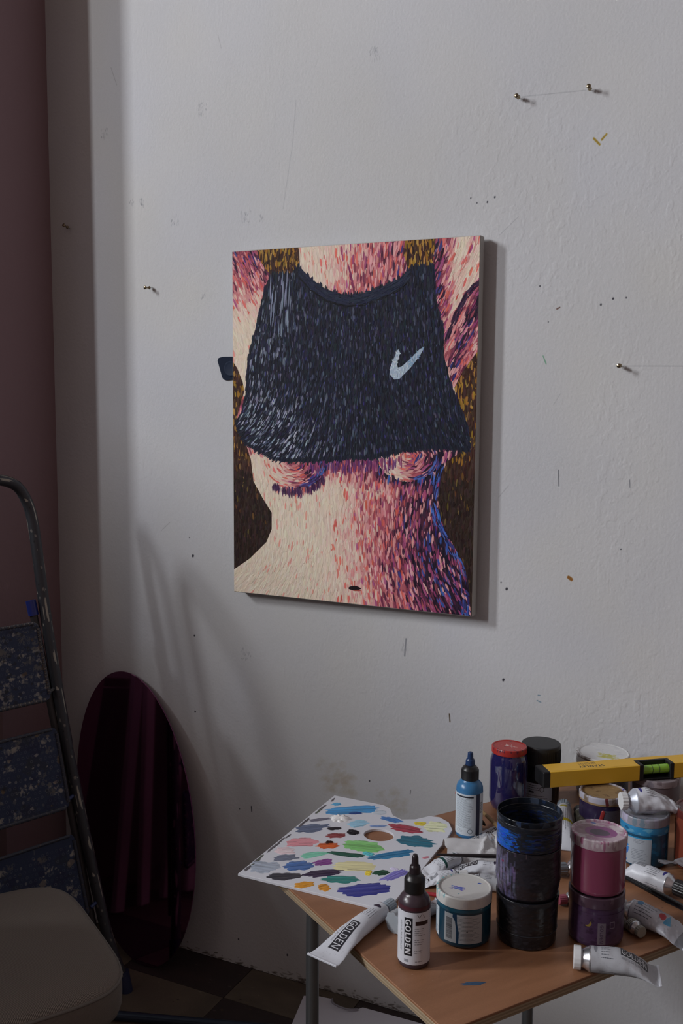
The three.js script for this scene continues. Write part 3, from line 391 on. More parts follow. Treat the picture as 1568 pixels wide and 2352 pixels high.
paintTube('paint_tube', 'white paint tube with a yellow band and a blue-grey cap by the dark lidded jar', [-0.4042, -1.8220], [-0.3680, -1.6600], TT, { r: 0.0145, map: yellowMap, capMat: greyCap, capL: 0.014, capR: 0.0115, ribs: 0.06, k: 17 });
paintTube('paint_tube', 'grimy dark olive paint tube lying beside the yellow-banded tube', [-0.3760, -1.8200], [-0.3330, -1.7000], TT, { r: 0.0115, map: tex(64, 64, (g, w, h) => { g.fillStyle = '#3c3a30'; g.fillRect(0, 0, w, h); splats(g, w, h, 60, ['rgba(90,84,66,.6)', 'rgba(24,22,20,.6)', 'rgba(130,128,118,.5)'], 1, 5); }), capMat: blackCap, k: 19, crumple: 0.003 });
paintTube('paint_tube', 'bare metal paint tube glinting between the cups and the pink jar', [-0.3553, -1.5600], [-0.2950, -1.5960], TT, { r: 0.0135, map: tex(64, 64, (g, w, h) => { g.fillStyle = '#8f939c'; g.fillRect(0, 0, w, h); splats(g, w, h, 50, ['rgba(50,52,60,.5)', 'rgba(190,194,200,.5)'], 1, 6); }), capMat: M(new THREE.Color(0.2, 0.22, 0.25), 0.2, { metalness: 0.9 }), k: 21, crumple: 0.004 });
paintTube('paint_tube', 'small violet paint tube lying between the cups and the pink jar', [-0.3290, -1.4690], [-0.2850, -1.5050], TT, { r: 0.0095, map: tex(64, 64, (g, w, h) => { g.fillStyle = '#5d567c'; g.fillRect(0, 0, w, h); textRows(g, 4, 8, 54, 8, 7, 3, 'rgba(30,26,50,.7)'); }), capMat: M(new THREE.Color(0.3, 0.06, 0.1), 0.4), k: 23 });
paintTube('paint_tube', 'large white paint tube with a deep blue dot and barcode at the right', [-0.1500, -1.5620], [-0.262, -1.6080], TT + 0.004, { r: 0.0165, tailW: 0.045, map: codeMap, capMat: blackCap, k: 25, full: 0.6 });
paintTube('paint_tube', 'stained flat paint tube with red and blue smears under the long black brush', [-0.2515, -1.4760], [-0.131, -1.4500], TT, { r: 0.0175, tailW: 0.062, map: tex(512, 384, (g, w, h) => { g.fillStyle = '#b9bcc6'; g.fillRect(0, 0, w, h); textRows(g, 40, 120, 180, 9, 17, 6); splats(g, w, h, 160, ['rgba(90,92,100,.25)', 'rgba(220,222,228,.4)'], 2, 14); g.fillStyle = '#4f9bc4'; g.beginPath(); g.moveTo(300, 150); g.lineTo(345, 210); g.lineTo(290, 225); g.fill(); g.fillStyle = '#3f7fae'; g.beginPath(); g.ellipse(70, 190, 26, 18, 0, 0, 7); g.fill(); splats(g, 1, 1, 1, ['#b04a52'], 0, 0); g.fillStyle = '#b8464e'; g.beginPath(); g.ellipse(262, 190, 30, 22, 0.4, 0, 7); g.fill(); g.fillStyle = '#7d8088'; g.fillRect(420, 0, 92, h); }), capMat: whiteCap, k: 27, crumple: 0.0035, full: 0.1 });
paintTube('paint_tube', 'small striped paint tube lying behind the foot of the purple jar', [-0.1975, -1.4270], [-0.2260, -1.4540], TT, { r: 0.0105, map: tex(128, 64, (g, w, h) => { g.fillStyle = '#9a988f'; g.fillRect(0, 0, w, h); g.fillStyle = '#23211f'; for (let i = 0; i < 9; i++) g.fillRect(i * 14, 0, 6, h); }), capMat: M(0x8d8b82, 0.5), capL: 0.006, tailW: 0.02, k: 29 });
paintTube('paint_tube', 'paint tube with a printed letter lying behind the blue bottle and stacked cups', [-0.4350, -1.6990], [-0.5130, -1.6510], TT, { r: 0.0125, map: wordMap, capMat: whiteCap, k: 31, full: 0 });
paintTube('paint_tube', 'crushed white paint tube resting on top of the turquoise jar', [-0.2735, -1.6610], [-0.170, -1.7180], TT + 0.0866, { r: 0.0205, tailW: 0.052, map: codeMap, capMat: whiteCap, shoulder: M(new THREE.Color(0.5, 0.54, 0.62), 0.35, { metalness: 0.4 }), capL: 0.009, capR: 0.0135, k: 33, crumple: 0.006, full: 0.15 });

paintTube('paint_tube', 'silver-striped paint tube wedged in front of the dark tan-lidded jar', [-0.3530, -1.7450], [-0.3060, -1.6700], TT, { r: 0.0115, map: tex(128, 64, (g, w, h) => { g.fillStyle = '#8c9098'; g.fillRect(0, 0, w, h); for (let i = 0; i < 12; i++) { g.fillStyle = i % 2 ? '#2a2c30' : '#b4b8be'; g.fillRect(0, i * 5.4, w, R(1, 4)); } }), capMat: greyCap, k: 35, crumple: 0.003 });
paintTube('paint_tube', 'squashed white paint tube lying against the foot of the blue bottle', [-0.4660, -1.6320], [-0.5300, -1.6080], TT, { r: 0.0105, map: wordMapB, capMat: whiteCap, k: 37, full: 0, crumple: 0.003 });

// ---------------------------------------------------------------- bottles
function bottle(name, label, [x, z], o) {
  const g = thing(name, label, 'paint bottle', [x, TT, z], 0, 'dropper bottles of fluid paint'), R0 = o.r;
  const body = lathe([[0, 0], [R0 * 0.86, 0], [R0 * 0.96, 0.002], [R0, 0.006], [R0, 0.086], [R0 * 0.985, 0.091], [R0 * 0.9, 0.0965], [R0 * 0.75, 0.1005], [R0 * 0.62, 0.103], [R0 * 0.6, 0.108]], 56);
  mesh('bottle_body', body, o.plastic, g);
  if (o.fill) mesh('fill_line', lathe([[R0 * 1.004, 0.0855], [R0 * 1.002, 0.0905]], 56), o.fill, g);
  const lab = new THREE.CylinderGeometry(R0 * 1.012, R0 * 1.012, 0.075, 64, 1, true, o.face - 2.6, 5.2).translate(0, 0.0455, 0);
  mesh('label', lab, new THREE.MeshPhysicalMaterial({ map: o.map, roughness: 0.4 }), g);
  mesh('collar', lathe([[0, 0.1035], [R0 * 0.6, 0.1035], [R0 * 0.66, 0.105], [R0 * 0.66, 0.121], [R0 * 0.62, 0.1235], [R0 * 0.5, 0.127], [R0 * 0.36, 0.1305], [0, 0.1305]], 40), o.collar, g);
  mesh('nozzle', lathe([[R0 * 0.36, 0.130], [R0 * 0.34, 0.138], [R0 * 0.30, 0.1405], [R0 * 0.22, 0.142], [R0 * 0.2, 0.152], [R0 * 0.13, o.h], [0, o.h]], 28), o.nozzle, g);
  return g;
}
bottle('paint_bottle', 'dark brown paint bottle with a white label at the front left', [-0.4725, -1.2258], {
  r: 0.0222, h: 0.1565, face: -0.08, plastic: M(new THREE.Color(0.05, 0.032, 0.042), 0.3), fill: M(new THREE.Color(0.075, 0.02, 0.03), 0.35), collar: M(new THREE.Color(0.012, 0.011, 0.012), 0.35), nozzle: M(new THREE.Color(0.02, 0.013, 0.016), 0.3),
  map: tex(896, 580, (g, w, h) => {
    g.fillStyle = LABEL; g.fillRect(0, 0, w, h);
    g.save(); g.translate(448, 290); g.rotate(Math.PI / 2); blockWord(g, 'GOLDEN', -230, -62, 420, 92); g.fillStyle = '#2b2b33'; g.font = 'italic 34px sans-serif'; g.textAlign = 'center'; g.fillText('HIGH FLOW ACRYLICS', -20, 76); g.restore();
    g.fillStyle = '#2a1216'; g.fillRect(540, 96, 150, 44); textRows(g, 532, 175, 120, 4, 24, 8); textRows(g, 532, 300, 110, 3, 24, 8); textRows(g, 532, 420, 100, 2, 24, 8); g.fillStyle = '#4a1a22'; g.beginPath(); g.moveTo(250, 90); g.lineTo(282, 190); g.lineTo(262, 240); g.fill(); g.strokeStyle = '#222'; g.lineWidth = 5; g.beginPath(); g.moveTo(560, 20); g.lineTo(580, 55); g.lineTo(615, 10); g.moveTo(625, 25); g.lineTo(640, 60); g.stroke();
    g.fillStyle = '#8b8f98'; g.fillRect(420, 522, 50, 32); textRows(g, 540, 540, 90, 1, 20, 9); textRows(g, 20, 40, 200, 22, 22, 6); textRows(g, 730, 40, 150, 22, 22, 6);
  }) });
bottle('paint_bottle', 'tall bright blue paint bottle with a blue tip and small print at the back', [-0.5341, -1.649], {
  r: 0.0238, h: 0.1534, face: 0.10, plastic: M(new THREE.Color(0.04, 0.17, 0.36), 0.3), collar: M(new THREE.Color(0.012, 0.012, 0.014), 0.35), nozzle: M(new THREE.Color(0.015, 0.04, 0.12), 0.3),
  map: tex(896, 580, (g, w, h) => {
    g.fillStyle = '#c6d0d8'; g.fillRect(0, 0, w, h); g.fillStyle = '#1a2340'; g.fillRect(575, 0, 60, h); g.fillStyle = '#20222c'; g.fillRect(290, 24, 250, 22);
    for (let y = 62; y < 470; y += 15) textRows(g, 290, y, 250, 1, 15, 6, 'rgba(40,50,64,.85)'); textRows(g, 300, 500, 120, 3, 18, 5); g.strokeStyle = '#39424e'; g.lineWidth = 6; g.beginPath(); g.arc(500, 520, 30, 0, 7); g.stroke();
    g.save(); g.translate(660, 200); g.rotate(Math.PI / 2); g.fillStyle = '#20242e'; g.font = 'bold 40px sans-serif'; g.textAlign = 'center'; g.fillText('GOLDEN', 0, 10); g.restore(); textRows(g, 20, 60, 220, 24, 20, 6);
  }) });

// ---------------------------------------------------------------- jars
const jarBody = (r, h, neck = 0.94) => byHeight(lathe([[0, 0], [r * 0.86, 0], [r * 0.95, 0.003], [r * 0.975, 0.008], [r * 0.975, h * 0.86], [r * neck, h * 0.95], [r * neck, h]], 64));
const jarLid = (r, y0, y1, recess = 0.0018) => lathe([[r * 0.97, y0], [r, y0 + 0.001], [r, y1 - 0.002], [r * 0.985, y1 - 0.0005], [r * 0.955, y1], [r * 0.90, y1], [r * 0.885, y1 - recess], [0, y1 - recess]], 64);
function stained(base, marks, w = 256, h = 256) { return tex(w, h, (g) => { g.fillStyle = base; g.fillRect(0, 0, w, h); marks(g, w, h); }); }
const lidUV = (geo, r) => { geo.computeBoundingBox(); const top = geo.boundingBox.max.y; return planarUV(geo, (x, y, z) => { const k = 0.476 * (1 - Math.max(0, top - y - 0.0027) * 14); return [0.5 + x / r * k, 0.5 - z / r * k]; }); };
function byHeight(geo) { geo.computeBoundingBox(); const { min, max } = geo.boundingBox, p = geo.attributes.position, uv = geo.attributes.uv; for (let i = 0; i < p.count; i++) uv.setY(i, (p.getY(i) - min.y) / (max.y - min.y)); return geo; }
const wrap = (r, y0, y1, from, span) => new THREE.CylinderGeometry(r, r, y1 - y0, 48, 1, true, from, span).translate(0, (y0 + y1) / 2, 0);
{ // white lidded jar of teal paint, in front
  const g = thing('paint_jar', 'teal paint jar with a flat white lid marked with a blue smear', 'paint jar', [-0.4329, TT, -1.3217], 0, 'screw-top paint jars'), r = 0.0403;
  mesh('jar_body', jarBody(r, 0.0625), M(new THREE.Color(0.008, 0.042, 0.072), 0.18), g);
  mesh('lid', lidUV(jarLid(r, 0.0595, 0.0758), r), new THREE.MeshPhysicalMaterial({ roughness: 0.5, map: stained('#c3c2bf', (c) => {
    splats(c, 256, 256, 30, ['rgba(150,150,160,.15)', 'rgba(190,165,165,.2)'], 2, 14);
    for (let i = 0; i < 40; i++) { c.fillStyle = `rgba(${R(50, 100)},${R(70, 110)},${R(150, 190)},.75)`; c.fillRect(96 + R(-26, 34), 142 + R(-12, 16), R(6, 22), R(2, 7)); } c.fillStyle = '#3a55a8'; c.beginPath(); c.ellipse(178, 66, 9, 6, 0, 0, 7); c.fill(); c.fillStyle = '#4d8896'; c.beginPath(); c.arc(126, 194, 3, 0, 7); c.fill();
    splats(c, 256, 256, 0, ['#000'], 1, 2); for (let i = 0; i < 34; i++) { const a = R(2.0, 4.3), q = R(116, 126); c.fillStyle = `rgba(70,150,160,${R(0.3, 0.7)})`; c.beginPath(); c.ellipse(128 + Math.cos(a) * q, 128 + Math.sin(a) * q, R(3, 10), R(2, 6), a, 0, 7); c.fill(); }
  }) }), g);
  const ring = mesh('paint_rim', lathe([[r * 0.985, 0.054], [r * 0.995, 0.056], [r * 0.985, 0.0597]], 64), M(new THREE.Color(0.012, 0.075, 0.12), 0.2), g);
  mesh('label', wrap(r * 0.985, 0.009, 0.0515, -0.42, 1.45), new THREE.MeshPhysicalMaterial({ roughness: 0.4, map: tex(512, 384, (c, w, h) => { c.fillStyle = '#a4a9ad'; c.fillRect(0, 0, w, h); bars(c, 24, 60, 90, 280, true); for (let i = 0; i < 18; i++) textRows(c, 170, 30 + i * 18, 320, 1, 15, 6); c.fillStyle = '#0c3450'; c.beginPath(); c.moveTo(120, 0); c.lineTo(175, 0); c.lineTo(180, 120); c.lineTo(205, 240); c.lineTo(200, 384); c.lineTo(170, 384); c.lineTo(168, 200); c.lineTo(150, 90); c.lineTo(118, 40); c.fill(); c.fillStyle = '#10202c'; c.fillRect(300, 210, 16, 16); }) }), g);
  mesh('label', wrap(r * 0.985, 0.009, 0.0515, -1.55, 0.8), new THREE.MeshPhysicalMaterial({ roughness: 0.4, map: tex(256, 384, (c, w, h) => { c.fillStyle = '#b9c3ca'; c.fillRect(0, 0, w, h); textRows(c, 30, 30, 190, 14, 24, 8); c.fillStyle = '#16587e'; c.fillRect(150, 0, 22, h); c.strokeStyle = '#445'; c.lineWidth = 4; c.strokeRect(188, 270, 44, 60); }) }), g);
}
// three grimy plastic cups nested in a stack
const grime = (base, list, n) => tex(768, 256, (g, w, h) => { g.fillStyle = base; g.fillRect(0, 0, w, h); splats(g, w, h, n, list, 1, 12); for (let i = 0; i < 120; i++) { g.fillStyle = list[i % list.length]; g.fillRect(R(0, w), R(0, h), R(0.6, 2.5), R(6, 40)); } });
{
  const c = [-0.35, -1.3605], r = 0.0466, grp = 'grimy mixing cups in a stack';
  const cupUV = byHeight, cupMat = (map) => new THREE.MeshPhysicalMaterial({ map, roughness: 0.3, bumpMap: cupBump, bumpScale: 0.0012 });
  const cupBump = tex(512, 128, (q, w, h) => { const im = q.createImageData(w, h); for (let i = 0; i < w * h; i++) { const v = 255 * fbm((i % w) / 22, Math.floor(i / w) / 12, 3); im.data.set([v, v, v, 255], 4 * i); } q.putImageData(im, 0, 0); }, false);
  let g = thing('mixing_cup', 'grimy near-black plastic cup at the bottom of the stack', 'cup', [c[0], TT, c[1]], 0, grp);
  mesh('cup_wall', cupUV(lathe([[0, 0], [r * 0.86, 0], [r * 0.90, 0.003], [r * 0.92, 0.02], [r * 0.94, 0.045], [r * 0.955, 0.066], [r * 0.97, 0.071], [r * 0.93, 0.071], [0, 0.0705]], 64)), cupMat(grime('#191a1f', ['rgba(60,58,64,.4)', 'rgba(30,34,40,.6)', 'rgba(110,104,98,.35)', 'rgba(14,14,18,.7)', 'rgba(40,40,50,.5)'], 260)), g);
  for (const y of [0.022, 0.048]) mesh('moulded_ring', new THREE.TorusGeometry(r * 0.925, 0.0007, 8, 64).rotateX(Math.PI / 2), M(0x26282e, 0.25), g, 0, y, 0);
  g = thing('mixing_cup', 'violet-grey stained plastic cup in the middle of the stack', 'cup', [c[0], TT + 0.0712, c[1]], 0, grp);
  mesh('cup_wall', cupUV(lathe([[0, 0], [r * 0.90, 0], [r * 0.93, 0.006], [r * 0.985, 0.022], [r * 1.0, 0.0255], [r * 0.992, 0.0275], [r * 0.985, 0.05], [r * 0.975, 0.072], [r * 0.985, 0.0725], [r * 0.985, 0.0735], [r * 0.9, 0.0735], [0, 0.073]], 64)), cupMat(tex(768, 256, (q, w, h) => {
    q.fillStyle = '#232128'; q.fillRect(0, 0, w, h); splats(q, w, h, 160, ['rgba(50,44,58,.5)', 'rgba(24,22,28,.6)', 'rgba(92,82,96,.22)'], 2, 14);
    for (let i = 0; i < 260; i++) { q.fillStyle = `rgba(${R(96, 130)},${R(92, 118)},${R(130, 158)},${R(0.15, 0.4)})`; q.fillRect(R(590, 745), R(0, h), R(2, 12), R(10, 90)); } q.fillStyle = '#6a2a44'; q.beginPath(); q.ellipse(690, 66, 7, 6, 0, 0, 7); q.fill();
    for (let i = 0; i < 8; i++) { q.fillStyle = 'rgba(110,88,92,.5)'; q.fillRect(R(0, w), 0, R(2, 4), R(10, 60)); }
  })), g);
  g = thing('mixing_cup', 'open plastic cup smeared with bright blue paint at the top of the stack', 'cup', [c[0], TT + 0.1448, c[1]], 0, grp); g.scale.set(1, 0.79, 1);
  mesh('cup_wall', cupUV(lathe([[0, 0], [r * 0.95, 0], [r * 0.985, 0.0015], [r * 0.99, 0.004], [r * 0.985, 0.046], [r * 0.985, 0.0485], [r * 0.965, 0.049], [r * 0.955, 0.047], [r * 0.95, 0.012], [r * 0.93, 0.008], [0, 0.008]], 64)), cupMat(tex(1024, 256, (q, w, h) => {
    q.fillStyle = '#1b1e26'; q.fillRect(0, 0, w, h); splats(q, w, h, 200, ['rgba(52,50,48,.45)', 'rgba(22,26,38,.6)', 'rgba(76,70,62,.25)'], 2, 14);
    for (let i = 0; i < 500; i++) { const x = R(0, w), y = R(60, 256) ; q.fillStyle = `rgba(${R(12, 26)},${R(30, 56)},${R(76, 130)},${R(0.2, 0.55)})`; q.fillRect(x, y, R(6, 40), R(4, 20)); }
    for (let i = 0; i < 520; i++) { const x = 905 + R(-130, 118) * R(0.3, 1), y = R(60, 250); q.fillStyle = `rgba(${R(14, 34)},${R(62, 110)},${R(150, 215)},${R(0.3, 0.8)})`; q.beginPath(); q.ellipse(x, y, R(3, 18), R(3, 10), R(-1, 1), 0, 7); q.fill(); }
  })), g);
  mesh('clear_rim', lathe([[r * 0.985, 0.049], [r * 1.0, 0.0495], [r * 1.0, 0.058], [r * 0.985, 0.0595], [r * 0.965, 0.0588], [r * 0.962, 0.049]], 64), new THREE.MeshPhysicalMaterial({ roughness: 0.16, transmission: 0.25, thickness: 0, ior: 1.4, map: tex(512, 32, (q, w, h) => { q.fillStyle = '#20252e'; q.fillRect(0, 0, w, h); splats(q, w, h, 70, ['rgba(92,104,128,.5)', 'rgba(16,16,20,.7)', 'rgba(60,52,48,.5)', 'rgba(40,58,96,.6)'], 2, 14); }) }), g);
  mesh('paint_residue', new THREE.CircleGeometry(r * 0.925, 40).rotateX(-Math.PI / 2), M(0x0c0d10, 0.3), g, 0, 0.0084, 0);
}
{ // purple jar with a pink jar standing on it
  const c = [-0.2601, -1.4072], r = 0.04;
  let g = thing('paint_jar', 'murky purple paint jar standing under the pink one', 'paint jar', [c[0], TT, c[1]], 0, 'screw-top paint jars');
  mesh('jar_body', jarBody(r, 0.062), M(new THREE.Color(0.055, 0.026, 0.068), 0.2), g);
  mesh('label', wrap(r * 0.985, 0.008, 0.052, -0.7, 2.3), new THREE.MeshPhysicalMaterial({ roughness: 0.35, map: tex(512, 256, (q, w, h) => { q.fillStyle = '#46304e'; q.fillRect(0, 0, w, h); splats(q, w, h, 60, ['rgba(80,60,92,.5)', 'rgba(46,30,52,.6)'], 4, 26); q.fillStyle = '#8a7836'; q.beginPath(); q.moveTo(160, 60); q.quadraticCurveTo(176, 90, 150, 110); q.quadraticCurveTo(120, 118, 112, 104); q.quadraticCurveTo(150, 100, 160, 60); q.fill(); q.fillStyle = 'rgba(122,116,122,.8)'; q.fillRect(214, 70, 66, 186); q.save(); q.translate(247, 166); q.rotate(Math.PI / 2); q.fillStyle = '#4a3a50'; q.font = 'bold 40px sans-serif'; q.textAlign = 'center'; q.fillText('GOLDEN', 0, 14); q.restore(); q.strokeStyle = '#8a8290'; q.lineWidth = 5; q.strokeRect(316, 66, 40, 52); }) }), g);
  mesh('lid', lidUV(jarLid(r * 1.005, 0.0595, 0.0758), r), new THREE.MeshPhysicalMaterial({ roughness: 0.3, map: stained('#4d3848', (q, w, h) => splats(q, w, h, 70, ['rgba(120,104,116,.4)', 'rgba(50,32,50,.5)'], 2, 12)) }), g);
  g = thing('paint_jar', 'pink paint jar with a pink-smeared white lid standing on the purple jar', 'paint jar', [c[0], TT + 0.0762, c[1]], 0, 'screw-top paint jars');
  mesh('jar_body', jarBody(r, 0.072, 0.96), M(new THREE.Color(0.25, 0.055, 0.115), 0.16, { clearcoat: 0.5, clearcoatRoughness: 0.08 }), g);
  mesh('lid', lidUV(jarLid(r * 1.005, 0.0695, 0.0845, 0.0026), r), new THREE.MeshPhysicalMaterial({ roughness: 0.4, map: stained('#b7a4ae', (q, w, h) => {
    splats(q, w, h, 90, ['rgba(150,90,125,.35)', 'rgba(205,198,202,.5)', 'rgba(128,96,110,.3)'], 4, 26); q.fillStyle = 'rgba(112,74,84,.55)'; q.beginPath(); q.ellipse(70, 120, 44, 60, 0.3, 0, 7); q.fill(); q.fillStyle = '#8a4a80'; q.beginPath(); q.ellipse(136, 124, 70, 56, 0, 0, 7); q.fill(); splats(q, w, h, 20, ['rgba(170,130,150,.4)'], 4, 16); q.fillStyle = '#554458'; q.beginPath(); q.ellipse(132, 132, 44, 32, 0, 0, 7); q.fill(); q.fillStyle = '#5a70a8'; q.beginPath(); q.ellipse(86, 44, 12, 7, 0, 0, 7); q.fill();
    for (let i = 0; i < 60; i++) { const a = R(0, 6.28), d = R(112, 127); q.fillStyle = rnd() < 0.5 ? 'rgba(150,70,110,.6)' : 'rgba(214,206,210,.6)'; q.beginPath(); q.ellipse(128 + Math.cos(a) * d, 128 + Math.sin(a) * d, R(4, 14), R(3, 8), a, 0, 7); q.fill(); }
  }) }), g);
}
{ // tall jar of deep blue with a red lid
  const g = thing('paint_jar', 'deep blue glass jar with a red metal lid at the back', 'paint jar', [-0.5053, TT, -1.7966], 0, 'screw-top paint jars'), r = 0.0362;
  mesh('jar_body', lathe([[0, 0], [r * 0.72, 0], [r * 0.86, 0.004], [r * 0.97, 0.014], [r, 0.024], [r, 0.086], [r * 0.975, 0.097], [r * 0.9, 0.106], [r * 0.86, 0.109], [r * 0.86, 0.116]], 56), M(new THREE.Color(0.016, 0.014, 0.075), 0.06, { clearcoat: 1, clearcoatRoughness: 0.03 }), g);
  mesh('lid', lidUV(jarLid(r * 0.92, 0.1105, 0.1228, 0.001), r * 0.92), new THREE.MeshPhysicalMaterial({ roughness: 0.35, map: stained('#a82f2a', (q, w, h) => { splats(q, w, h, 14, ['rgba(205,180,175,.75)'], 3, 12); q.clearRect(0, 0, 0, 0); splats(q, w, h, 18, ['rgba(60,24,40,.6)', 'rgba(150,40,36,.7)'], 3, 12); q.strokeStyle = 'rgba(215,205,200,.8)'; q.lineWidth = 4; for (let i = 0; i < 9; i++) { q.beginPath(); q.moveTo(112 + R(-24, 34), 110 + R(-20, 30)); q.lineTo(124 + R(-30, 50), 126 + R(-20, 40)); q.stroke(); } for (let i = 0; i < 40; i++) { const a = R(0, 6.28); q.fillStyle = 'rgba(50,30,60,.6)'; q.beginPath(); q.ellipse(128 + Math.cos(a) * 122, 128 + Math.sin(a) * 122, R(2, 8), R(2, 5), a, 0, 7); q.fill(); } }) }), g);
}
{ // black lidded jar
  const g = thing('paint_jar', 'black jar with a wide ridged black lid behind the red-lidded jar', 'paint jar', [-0.4600, TT, -1.8600], 0, 'screw-top paint jars'), r = 0.0375;
  mesh('jar_body', jarBody(r, 0.088), M(new THREE.Color(0.012, 0.012, 0.016), 0.14), g);
  const sh = []; mesh('lid', lathe([[r * 0.99, 0.079], [r * 1.0, 0.08], [r * 1.0, 0.112], [r * 0.985, 0.1145], [r * 0.95, 0.1155], [0, 0.1155]], 72), M(new THREE.Color(0.017, 0.018, 0.02), 0.5), g);
  for (let i = 0; i < 60; i++) { const a = i / 60 * 6.2832; const m = mesh('lid_ridge', box(0.0009, 0.026, 0.0012), g.userData.rm || (g.userData.rm = null, M(new THREE.Color(0.014, 0.015, 0.017), 0.5)), g, Math.sin(a) * r * 1.003, 0.095, Math.cos(a) * r * 1.003); m.rotation.y = a; } delete g.userData.rm;
  mesh('label', wrap(r * 0.985, 0.012, 0.046, -0.6, 1.5), new THREE.MeshPhysicalMaterial({ roughness: 0.4, map: tex(256, 128, (q, w, h) => { q.fillStyle = '#a7b0c0'; q.fillRect(0, 0, w, h); textRows(q, 20, 14, 120, 3, 16, 7); q.fillStyle = '#1c2028'; q.fillRect(40, 60, 50, 12); q.strokeStyle = '#333'; q.lineWidth = 4; q.beginPath(); q.arc(160, 40, 18, 0, 7); q.stroke(); textRows(q, 20, 90, 200, 2, 16, 6); }) }), g);
}
{ // white tub behind the level
  const g = thing('paint_tub', 'wide white paint tub with a yellow stain on its lid behind the yellow level', 'paint tub', [-0.3603, TT, -1.9588]), r = 0.0521;
  mesh('tub_body', jarBody(r, 0.066, 0.98), new THREE.MeshPhysicalMaterial({ roughness: 0.5, map: repeat(tex(512, 256, (q, w, h) => { q.fillStyle = '#7f828c'; q.fillRect(0, 0, w, h); for (let i = 0; i < 22; i++) textRows(q, 10, 14 + i * 11, 490, 1, 10, 4); }), 1, 1) }), g);
  mesh('lid', lidUV(jarLid(r, 0.0635, 0.081), r), new THREE.MeshPhysicalMaterial({ roughness: 0.5, map: stained('#d2d3d4', (q, w, h) => { splats(q, w, h, 50, ['rgba(170,170,178,.2)', 'rgba(222,223,224,.5)'], 3, 16); for (let i = 0; i < 130; i++) { q.fillStyle = `rgba(176,170,50,${R(0.15, 0.5)})`; q.beginPath(); q.ellipse(148 + R(-44, 60) * R(0.3, 1), 158 + R(-22, 34), R(3, 12), R(2, 6), 0.2, 0, 7); q.fill(); } splats(q, w, h, 16, ['rgba(60,40,44,.7)', 'rgba(150,96,84,.6)'], 1, 4); for (let i = 0; i < 30; i++) { const a = R(0, 6.28); q.fillStyle = 'rgba(96,84,80,.6)'; q.beginPath(); q.ellipse(128 + Math.cos(a) * 118, 128 + Math.sin(a) * 118, R(4, 16), R(1, 4), a + 1.57, 0, 7); q.fill(); } }) }), g);
}
{ // dark jar with a tan lid
  const g = thing('paint_jar', 'dark violet paint jar with a dusty tan lid below the yellow level', 'paint jar', [-0.327, TT, -1.7950], 0, 'screw-top paint jars'), r = 0.0429;
  mesh('jar_body', jarBody(r, 0.055), M(new THREE.Color(0.022, 0.014, 0.045), 0.2), g);
  mesh('label', wrap(r * 0.985, 0.008, 0.045, 0.25, 1.3), new THREE.MeshPhysicalMaterial({ roughness: 0.5, map: stained('#4b4854', (q, w, h) => { splats(q, w, h, 160, ['rgba(30,26,44,.6)', 'rgba(110,108,116,.5)'], 1, 6); }) }), g);
  mesh('lid', lidUV(jarLid(r, 0.0525, 0.0672, 0.003), r), new THREE.MeshPhysicalMaterial({ roughness: 0.55, map: stained('#a3a1ae', (q, w, h) => { q.fillStyle = '#8d7451'; q.beginPath(); q.arc(128, 128, 108, 0, 7); q.fill(); splats(q, w, h, 60, ['rgba(150,128,92,.4)', 'rgba(96,76,52,.4)'], 4, 20); splats(q, w, h, 24, ['rgba(70,44,36,.5)'], 2, 10); q.fillStyle = '#5a2024'; q.fillRect(160, 224, 14, 30); q.fillStyle = '#4a4a92'; q.fillRect(214, 60, 12, 10); }) }), g);
  const d = mesh('red_drip', new THREE.CapsuleGeometry(0.0036, 0.020, 6, 14).scale(1, 1, 0.3), M(new THREE.Color(0.26, 0.025, 0.025), 0.3), g, 0.0065, 0.032, 0.0412); d.rotation.z = -0.22; d.rotation.y = 0.1; d.userData.label = 'red paint drip';
}
{ // small white pot under the level
  const g = thing('paint_tub', 'low white paint pot with a brownish rim under the level at the right', 'paint tub', [-0.2542, TT, -1.9255]), r = 0.0464;
  mesh('tub_body', jarBody(r, 0.058), M(new THREE.Color(0.11, 0.085, 0.095), 0.4), g);
  mesh('lid', lidUV(jarLid(r, 0.054, 0.0672), r), new THREE.MeshPhysicalMaterial({ roughness: 0.5, map: stained('#8f858a', (q, w, h) => splats(q, w, h, 80, ['rgba(170,168,172,.4)', 'rgba(70,52,58,.4)', 'rgba(90,86,100,.4)'], 3, 18)) }), g);
}
